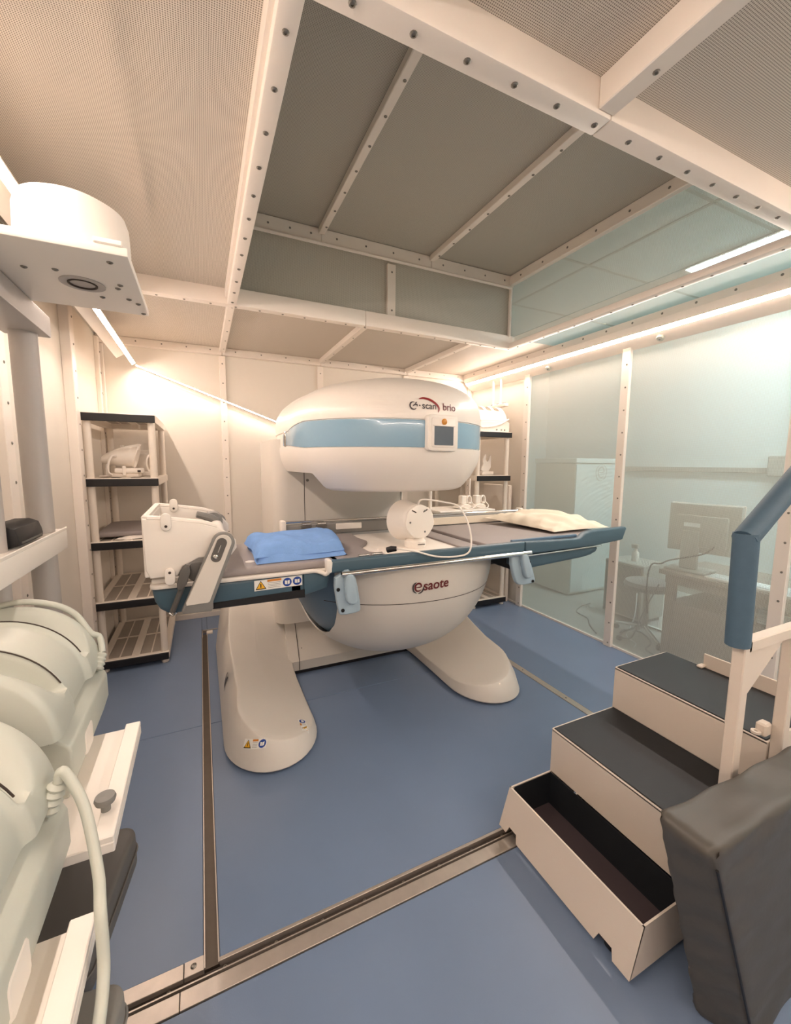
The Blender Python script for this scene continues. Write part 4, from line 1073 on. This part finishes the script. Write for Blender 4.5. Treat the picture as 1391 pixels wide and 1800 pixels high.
# low trolley behind the far rail with small loop coils
TR = thing('instrument_trolley', 'small white trolley with a mast, between the scanner and the right shelving unit', 'trolley', (2.15, 3.25, 0))
obj('top', box(bm(), 1.86, 2.46, 3.05, 3.42, 1.065, 1.09, .006, 1), 'white', TR)
obj('leg', tube(bm(), [(2.04, 3.30, .03), (2.04, 3.30, 1.066)], .022, 12), 'white', TR)
obj('foot_plate', box(bm(), 1.97, 2.2, 3.15, 3.40, .0, .03, .005, 1), 'white', TR)
obj('mast', tube(bm(), [(1.905, 3.3, 1.09), (1.905, 3.3, 1.40)], .016, 12), 'white', TR)
obj('mast', tube(bm(), [(2.385, 3.36, 1.09), (2.385, 3.36, 1.36)], .008, 10), 'white', TR)
for i, (x, lab, rz) in enumerate(((2.20, 'white finger coil with a round ring on the trolley, the one nearer the mast', .3), (2.36, 'white finger coil with a round ring on the trolley, next to the right shelving unit', -.5))):
    o = thing('loop_coil', lab, 'receiver coil', (x, 3.2, 1.09), 'small loop coils')
    b = bm(); prism(b, smooth_poly([(x-.10, 1.091), (x+.07, 1.091), (x+.06, 1.12), (x+.0, 1.14), (x-.06, 1.12)], 1), 'Y', 3.14, 3.25, .006, 1); obj('foot', b, 'white', o)
    obj('block', box(bm(), x-.035, x+.02, 3.17, 3.23, 1.13, 1.21, .006, 1), 'white', o)
    M = frame_at((x+.055, 3.19, 1.17), (.35, -1, .1))
    b = bm(); lathe(b, [(.034, -.014), (.042, -.010), (.042, .010), (.034, .014), (.028, .010), (.028, -.010), (.034, -.014)], M, 24, False, False); obj('ring', b, 'white', o)
    b = bm(); tube(b, [(x-.05, 3.15, 1.11), (x-.03, 3.10, 1.098), (x+.03, 3.09, 1.098), (x+.07, 3.12, 1.12), (x+.055, 3.16, 1.16)], .005, 8, 5); obj('cable', b, 'white', o)
o = thing('filter_panel', 'cream panel box with a dark slot on the mesh wall behind the right shelving unit', 'panel box', (2.98, 3.66, 0))
obj('case', box(bm(), 2.955, 2.998, 3.45, 3.90, .0, 1.28, .012, 2), 'rack', o)
obj('slot', box(bm(), 2.953, 2.957, 3.50, 3.53, .85, 1.20), 'grey', o, 0)
# hanger under the right light trough
o = thing('hanging_bracket', 'small white tray hung on two rods under the light trough above the right shelving unit', 'bracket', (2.97, 3.72, 2.14))
for y in (3.788, 3.663): obj('rod', tube(bm(), [(2.972, y, 2.41), (2.972, y, 2.145)], .011, 10), 'white', o)
obj('tray', box(bm(), 2.945, 3.0, 3.56, 3.83, 2.115, 2.147, .004, 1), 'white', o)
for y in (3.80, 3.70, 3.60): obj('clip', box(bm(), 2.955, 2.985, y-.015, y+.015, 2.147, 2.160, .003, 1), 'grey', o)

# ================================================================== STEPS with handrail
SP = thing('step_stool', 'cream three-step stool with black treads and a blue padded handrail at lower right', 'steps', (1.55, .92, 0))
Y0, Y1 = .635, 1.21
def pp(nm, b, m, parent=SP, sm=30): return obj(nm, b, m, parent, sm)
tk = .006
# first step: an open box, front leaning out, notched for the castors
fr = [(Y0, .022), (Y0+.055, .022), (Y0+.065, .05), (Y0+.11, .05), (Y0+.12, .022), (Y1-.10, .022), (Y1-.09, .05), (Y1-.05, .05), (Y1-.04, .022), (Y1, .022), (Y1, .175), (Y0, .175)]
b = bm(); prism(b, fr, 'X', 0, tk)
for v in b.verts: v.co.x += 1.10-.048*(.175-v.co.z)/.153
pp('front_panel', b, 'stepwhite', sm=0)
for y, nm in ((Y0, 'side_panel'), (Y1-tk, 'side_panel')):
    b = bm(); prism(b, [(1.055, .022), (2.075, .022), (2.075, .57), (1.708, .57), (1.706, .373), (1.326, .373), (1.325, .175), (1.10, .175)], 'Y', y, y+tk); pp(nm, b, 'stepwhite', sm=0)
b = bm(); prism(b, [(1.12, .172), (1.318, .172), (1.318, .03), (1.075, .03)], 'Y', Y1-tk-.0025, Y1-tk-.0005); pp('shade_sheet', b, 'rubber', sm=0)  # black sheets added for the dark, shadowed inside of the open box
pp('shade_sheet', box(bm(), 1.316, 1.3195, Y0+tk, Y1-tk, .03, .174), 'rubber', sm=0)
TRY = pp('tray_floor', box(bm(), 1.078, 1.318, Y0+tk, Y1-tk, .022, .030), 'stepinner', sm=0)
for y in (1.02, .90): screw(TRY, (1.20, y, .030), (0, 0, 1), .9)
for x0, x1, z0, z1 in ((1.322, 1.70, .176, .372), (1.70, 2.072, .374, .570)):
    pp('riser', box(bm(), x0, x0+tk, Y0, Y1, z0, z1, .002, 1), 'stepwhite')
    pp('tread_plate', box(bm(), x0, x1+.005, Y0+.001, Y1-.001, z1-.010, z1-.002, .002, 1), 'stepwhite')
    pp('tread', box(bm(), x0+.008, x1, Y0+.008, Y1-.006, z1-.002, z1+.003, .001, 1), 'rubber')
pp('back_panel', box(bm(), 2.069, 2.075, Y0, Y1, .022, .57), 'stepwhite')
pp('back_plate', box(bm(), 2.076, 2.084, Y0, 1.04, .50, .635, .002, 1), 'stepwhite')
pp('plate_lug', box(bm(), 2.04, 2.08, 1.025, 1.05, .573, .585, .004, 1), 'stepwhite')
pp('step_screw', lathe(bm(), [(.011, 0), (.011, .008), (.006, .012)], frame_at((1.688, Y0+.06, .40), (-1, 0, 0)), 12), 'grey_dk')
for x, y in ((1.085, Y1-.07), (1.085, Y0+.088), (2.0, Y1-.07), (2.0, Y0+.09)):
    b = bm(); lathe(b, [(.008, -.012), (.022, -.012), (.024, -.008), (.024, .008), (.022, .012), (.008, .012)], frame_at((x+.012, y, .0245), (0, 1, 0)), 20); pp('castor', b, 'black')
# near-side guard plate and handrail
pp('guard_plate', prism(bm(), smooth_poly([(1.33, .30), (1.35, .405), (1.40, .415), (1.69, .425), (1.70, .30)], 1), 'Y', .622, .634, .003, 1), 'stepwhite')
HR = pp('handrail', tube(bm(), [(1.405, .62, .985), (1.390, .62, 1.31), (1.92, .62, 1.665), (2.0, .62, 1.69), (2.25, .62, 1.70)], .012, 12), 'stepwhite')
pp('rail_post', box(bm(), 1.408, 1.446, .60, .634, .05, .99, .003, 1), 'stepwhite')
pp('rail_post', box(bm(), 1.706, 1.744, .60, .634, .05, .985, .003, 1), 'stepwhite')
pp('rail_post', box(bm(), 2.21, 2.25, .60, .634, .05, 1.70, .003, 1), 'stepwhite')
pp('rail_bar', box(bm(), 1.43, 2.22, .600, .634, .955, .99, .003, 1), 'stepwhite')
pp('rail_gusset', prism(bm(), [(1.446, .80), (1.446, .955), (1.66, .955)], 'Y', .61, .616), 'stepwhite')
b = bm(); tube(b, [(1.406, .62, .978), (1.390, .62, 1.312)], .031, 20); pp('foam_grip', b, 'foam', HR)
b = bm(); d = Vector((.53, 0, .355)).normalized(); p = Vector((1.392, .62, 1.30)); tube(b, [p-d*.012, p+d*.66], .031, 20); pp('foam_grip', b, 'foam', HR)
pp('clip_bracket', box(bm(), 1.66, 1.70, .628, .66, .60, .645, .006, 1), 'stepwhite')
b = bm(); lathe(b, [(.006, -.004), (.014, -.004), (.014, .004), (.006, .004), (.006, -.004)], frame_at((1.648, .65, .615), (0, 0, 1)), 16, False, False); pp('clip_eye', b, 'stepwhite')
# ---- grey wedge cushion leaning on the steps
PD = thing('vinyl_cushion', 'grey wrinkled vinyl cushion leaning against the steps at the bottom right corner', 'cushion', (1.45, .47, 0))
b = bm(); nx, nz = 40, 40
def pad_pt(u, w, t):
    """u along the length, w up, t through the thickness (0 = towards the camera)"""
    bl, br = Vector((1.235, .415, 0)), Vector((1.95, .44, 0)); ul, ur = Vector((1.018, .452, .622)), Vector((1.72, .455, .60))
    p = (bl*(1-u)+br*u)*(1-w)+(ul*(1-u)+ur*u)*w
    tb = Vector((-.075, .105, 0)); tt = Vector((-.02, .12, .01))
    p = p+(tb*(1-w)+tt*w)*t
    return p
rings = []
T = [0, .04, .12, .25, .4, .55, .7, .85, .94, 1]
NXS, NZS = 36, 44
vv = {}
for i in range(NXS+1):
    for j in range(NZS+1):
        for kk, t in enumerate(T):
            if not (i in (0, NXS) or j in (0, NZS) or kk in (0, len(T)-1)): continue
            u, w_ = i/NXS, j/NZS
            p = pad_pt(u, w_, t)
            eu = min(u, 1-u); ew = min(w_, 1-w_); et = min(t, 1-t)
            c = pad_pt(.5, .5, .5)
            rnd_ = lambda e, s: max(0, 1-e/s)**2
            # pull corners in, crease the vinyl
            pull = .012*(rnd_(eu, .03)*rnd_(ew, .04)+rnd_(eu, .03)*rnd_(et, .12)+rnd_(ew, .04)*rnd_(et, .12))
            p = p+(c-p).normalized()*pull
            wr = .0016*math.sin(46*w_+9*u+5*t)*(.3+rnd_(eu, .3))+.0022*math.sin(19*u-33*w_+3*t)*(.25+rnd_(ew, .3))+.0011*math.sin(92*w_+14*t+6*math.sin(9*w_))*(.3+rnd_(ew, .5))
            nrm = (Vector((.0, -1, .1)) if kk == 0 else Vector((0, 1, 0)) if kk == len(T)-1 else Vector((-1, -.4, 0)) if i == 0 else Vector((0, 0, 1)) if j == NZS else Vector((0, 0, 0)))
            p = p+nrm*wr
            if j == 0: p.z = 0.001
            vv[i, j, kk] = b.verts.new(p)
K_ = len(T)-1
for i in range(NXS):
    for j in range(NZS):
        for kk in (0, K_): b.faces.new((vv[i, j, kk], vv[i+1, j, kk], vv[i+1, j+1, kk], vv[i, j+1, kk]))
for kk in range(K_):
    for i in range(NXS):
        for j in (0, NZS): b.faces.new((vv[i, j, kk], vv[i+1, j, kk], vv[i+1, j, kk+1], vv[i, j, kk+1]))
    for j in range(NZS):
        for i in (0, NXS): b.faces.new((vv[i, j, kk], vv[i, j+1, kk], vv[i, j+1, kk+1], vv[i, j, kk+1]))
bmesh.ops.recalc_face_normals(b, faces=b.faces[:])
obj('cover', b, 'pad', PD, 60)
b = bm(); tube(b, [pad_pt(.0, w_, .0)+Vector((-.003, -.003, 0)) for w_ in [i/12*.93 for i in range(13)]], .0035, 6); obj('zip_seam', b, 'black', PD)

# ================================================================== OUTSIDE THE MESH
CB = thing('equipment_cabinet', 'tall white cabinet with a round e emblem beyond the mesh wall', 'cabinet', (4.12, 3.65, 0))
obj('body', box(bm(), 3.79, 4.50, 3.345, 3.95, .0, 1.52, .006, 1), 'cabside', CB)
obj('door', box(bm(), 3.795, 4.495, 3.325, 3.345, .03, 1.505, .005, 1), 'cab', CB)
obj('top_cap', box(bm(), 3.78, 4.51, 3.32, 3.96, 1.521, 1.575, .006, 1), 'cab', CB)
mc = lambda x, z: Vector((x, 3.3225, z))
for nm, pts, w in (('emblem_letter', [(-.038, .0), (.038, .006), (.034, .042), (.0, .060), (-.042, .036), (-.050, -.008), (-.028, -.05), (.015, -.056), (.044, -.036)], .016),
                   ('emblem_arc', [(-.034, .082), (-.074, .05), (-.086, -.004), (-.070, -.062), (-.024, -.096), (.022, -.092)], .013),
                   ('emblem_arc', [(.03, -.088), (.068, -.056), (.086, .0), (.074, .052), (.03, .088)], .010)):
    obj(nm, swirl(nm, 4.19, 1.415, pts, w, 'outgrey', mc), 'outgrey', CB, 0)
o = thing('wall_trunking', 'long horizontal grey cable trunking on the outer wall behind the desk', 'trunking', (5.17, 2.0, 1.46))
obj('duct', box(bm(), 5.15, 5.199, -1.2, 3.9, 1.43, 1.485, .004, 1), 'outgrey', o)
obj('junction_box', box(bm(), 5.09, 5.199, 1.86, 2.16, 1.40, 1.60, .008, 1), 'outgrey', o)
obj('conduit', tube(bm(), [(5.17, 2.03, 1.6), (5.17, 2.03, 3.2)], .016, 10), 'outgrey', o)
DK = thing('desk', 'brown wooden desk with open frame beyond the mesh wall behind the steps', 'desk', (3.6, 1.5, 0))
obj('top', box(bm(), 3.28, 3.92, .75, 2.02, .645, .68, .004, 1), 'wood', DK)
obj('apron', box(bm(), 3.31, 3.34, .8, 1.98, .58, .645), 'wood', DK)
for y in (.80, 1.42, 1.94):
    for x in (3.33, 3.87): obj('leg', box(bm(), x-.03, x+.03, y-.03, y+.03, -.012, .645, .003, 1), 'wood', DK)
obj('side_panel', box(bm(), 3.32, 3.345, .8, 1.93, .0, .42, .002, 1), 'wood', DK)
obj('shelf', box(bm(), 3.32, 3.9, .8, 1.95, .42, .44, .002, 1), 'wood', DK)
MN = thing('monitor', 'grey flat monitor seen from the back on the brown desk beyond the mesh', 'monitor', (3.55, 1.8, .68))
MM = Matrix.Translation((3.47, 1.83, 0)) @ Matrix.Rotation(math.radians(8), 4, 'Z')
def mon(b):
    for v in b.verts: v.co = MM @ v.co
    return b
obj('case', mon(box(bm(), -.01, .04, -.235, .235, .83, 1.205, .008, 2)), 'outgrey', MN)
obj('back_bulge', mon(box(bm(), -.045, -.009, -.17, .17, .88, 1.12, .012, 2)), 'outgrey', MN)
obj('bezel_edge', mon(box(bm(), .04, .052, -.24, .24, .825, 1.21, .003, 1)), 'white', MN)
obj('neck', mon(box(bm(), -.055, -.02, -.0, .12, .70, 1.0, .006, 1)), 'outgrey', MN)
obj('foot', mon(box(bm(), -.12, .10, -.08, .20, .681, .70, .006, 1)), 'outgrey', MN)
obj('cable', mon(tube(bm(), [(-.04, -.1, .90), (-.10, -.05, .84), (-.13, .15, .76), (-.12, .22, .715), (-.165, .27, .70), (-.19, .28, .55), (-.19, .26, .3)], .006, 8, 6)), 'groove', MN)
obj('note', mon(box(bm(), -.0475, -.0455, .0, .11, 1.03, 1.06)), 'paper', MN, 0)
o = thing('keyboard', 'long white keyboard on the brown desk below the monitor', 'keyboard', (3.40, 1.5, .68))
obj('case', box(bm(), 3.30, 3.44, 1.28, 1.70, .681, .70, .004, 1), 'white', o)
b = bm()
for i in range(5):
    for j in range(15): box(b, 3.312+i*.024, 3.331+i*.024, 1.296+j*.0265, 1.318+j*.0265, .70, .707)
k = obj('keys', b, 'paper', o, 0); k['kind'] = 'stuff'
for i, (x, y, r, lab) in enumerate(((3.42, 1.13, .2, 'loose sheet of white paper on the desk to the right of the keyboard'), (3.52, 1.18, -.3, 'loose sheet of white paper on the desk partly under the other sheet'),)):
    b = bm(); M = Matrix.Translation((x, y, .688-.0045*i)) @ Matrix.Rotation(r, 4, 'Z'); nn = 8
    G = [[b.verts.new(M @ Vector((-.105+.21*a/nn, -.148+.296*c/nn, .0015*math.sin(3*a/nn)*math.sin(5*c/nn)+.0015))) for c in range(nn+1)] for a in range(nn+1)]
    for a in range(nn):
        for c in range(nn): b.faces.new((G[a][c], G[a+1][c], G[a+1][c+1], G[a][c+1]))
    bmesh.ops.solidify(b, geom=b.faces[:], thickness=.0008)
    tag(obj('paper_sheet', b, 'paper'), lab, 'paper', 'papers on the desk')
o = thing('shelf_papers', 'stack of white papers on the open shelf under the desk top', 'papers', (3.5, 1.3, .44))
for i in range(5): obj('sheet', box(bm(), 3.38+.01*i, 3.59+.01*i, 1.22+.012*i, 1.52+.012*i, .441+i*.006, .446+i*.006), 'paper', o, 0)
PC = thing('computer_tower', 'low dark computer case on a stand by the white cabinet beyond the mesh', 'computer', (3.85, 2.62, 0))
obj('case', box(bm(), 3.70, 4.05, 2.42, 2.82, .02, .56, .008, 1), 'outgrey', PC)
obj('front_panel', box(bm(), 3.69, 3.70, 2.44, 2.80, .04, .54, .003, 1), 'grey', PC)
for y in (2.46, 2.78): obj('foot', box(bm(), 3.72, 4.03, y-.02, y+.02, -.012, .02), 'grey_dk', PC)
o = thing('spray_bottle', 'small white spray bottle on the computer case beyond the mesh', 'bottle', (3.84, 2.60, .56))
b = bm(); lathe(b, [(.032, .561), (.034, .57), (.034, .64), (.014, .67), (.013, .69)], Matrix.Translation((3.84, 2.60, 0)), 18); obj('bottle', b, 'white', o)
obj('trigger_head', box(bm(), 3.82, 3.86, 2.575, 2.64, .69, .73, .006, 1), 'outgrey', o)
CH = thing('swivel_stool', 'grey swivel stool with a chrome star base beside the desk beyond the mesh', 'stool', (3.47, 2.22, 0))
b = bm(); lathe(b, [(.15, .43), (.18, .44), (.185, .47), (.17, .50), (.001, .51)], Matrix.Translation((3.47, 2.22, 0)), 28); obj('seat', b, 'grey', CH)
obj('column', tube(bm(), [(3.47, 2.22, .08), (3.47, 2.22, .43)], .025, 12), 'outgrey', CH)
for i in range(5):
    a = 2*PI*i/5+.4; e = Vector((3.47+.25*math.cos(a), 2.22+.25*math.sin(a), .045))
    obj('leg', tube(bm(), [(3.47, 2.22, .10), e], [.02, .012], 8), 'chrome', CH)
    b = bm(); lathe(b, [(.008, -.012), (.022, -.012), (.022, .012), (.008, .012)], frame_at(e-Vector((0, 0, .034)), (math.cos(a+1.5), math.sin(a+1.5), 0)), 12); obj('castor', b, 'black', CH)
for i, (pts, lab, r) in enumerate((([(3.80, 3.05, -.006), (3.62, 3.02, -.006), (3.45, 2.92, -.006), (3.40, 2.75, -.006), (3.28, 2.62, -.006), (3.16, 2.45, -.006)], 'thin dark cable winding over the outer floor in front of the white cabinet', .006),
                                  ([(3.3, 2.02, .55), (3.26, 2.10, .30), (3.25, 2.18, .05), (3.30, 2.32, -.004), (3.45, 2.40, -.004), (3.55, 2.30, -.004), (3.42, 2.12, -.004), (3.25, 2.05, -.004), (3.2, 1.9, -.004)], 'thin cable dropping from the desk and coiling round the swivel stool', .006),
                                  ([(3.68, 2.45, .3), (3.60, 2.40, .12), (3.52, 2.38, .02), (3.36, 2.30, -.004), (3.28, 2.16, -.004), (3.2, 2.12, -.004)], 'pale cable running from the dark computer case to the mesh wall', .005))):
    b = bm(); tube(b, pts, r, 8, 8); tag(obj('floor_cable', b, 'grey' if i < 2 else 'paper'), lab, 'cable', 'cables outside the mesh')
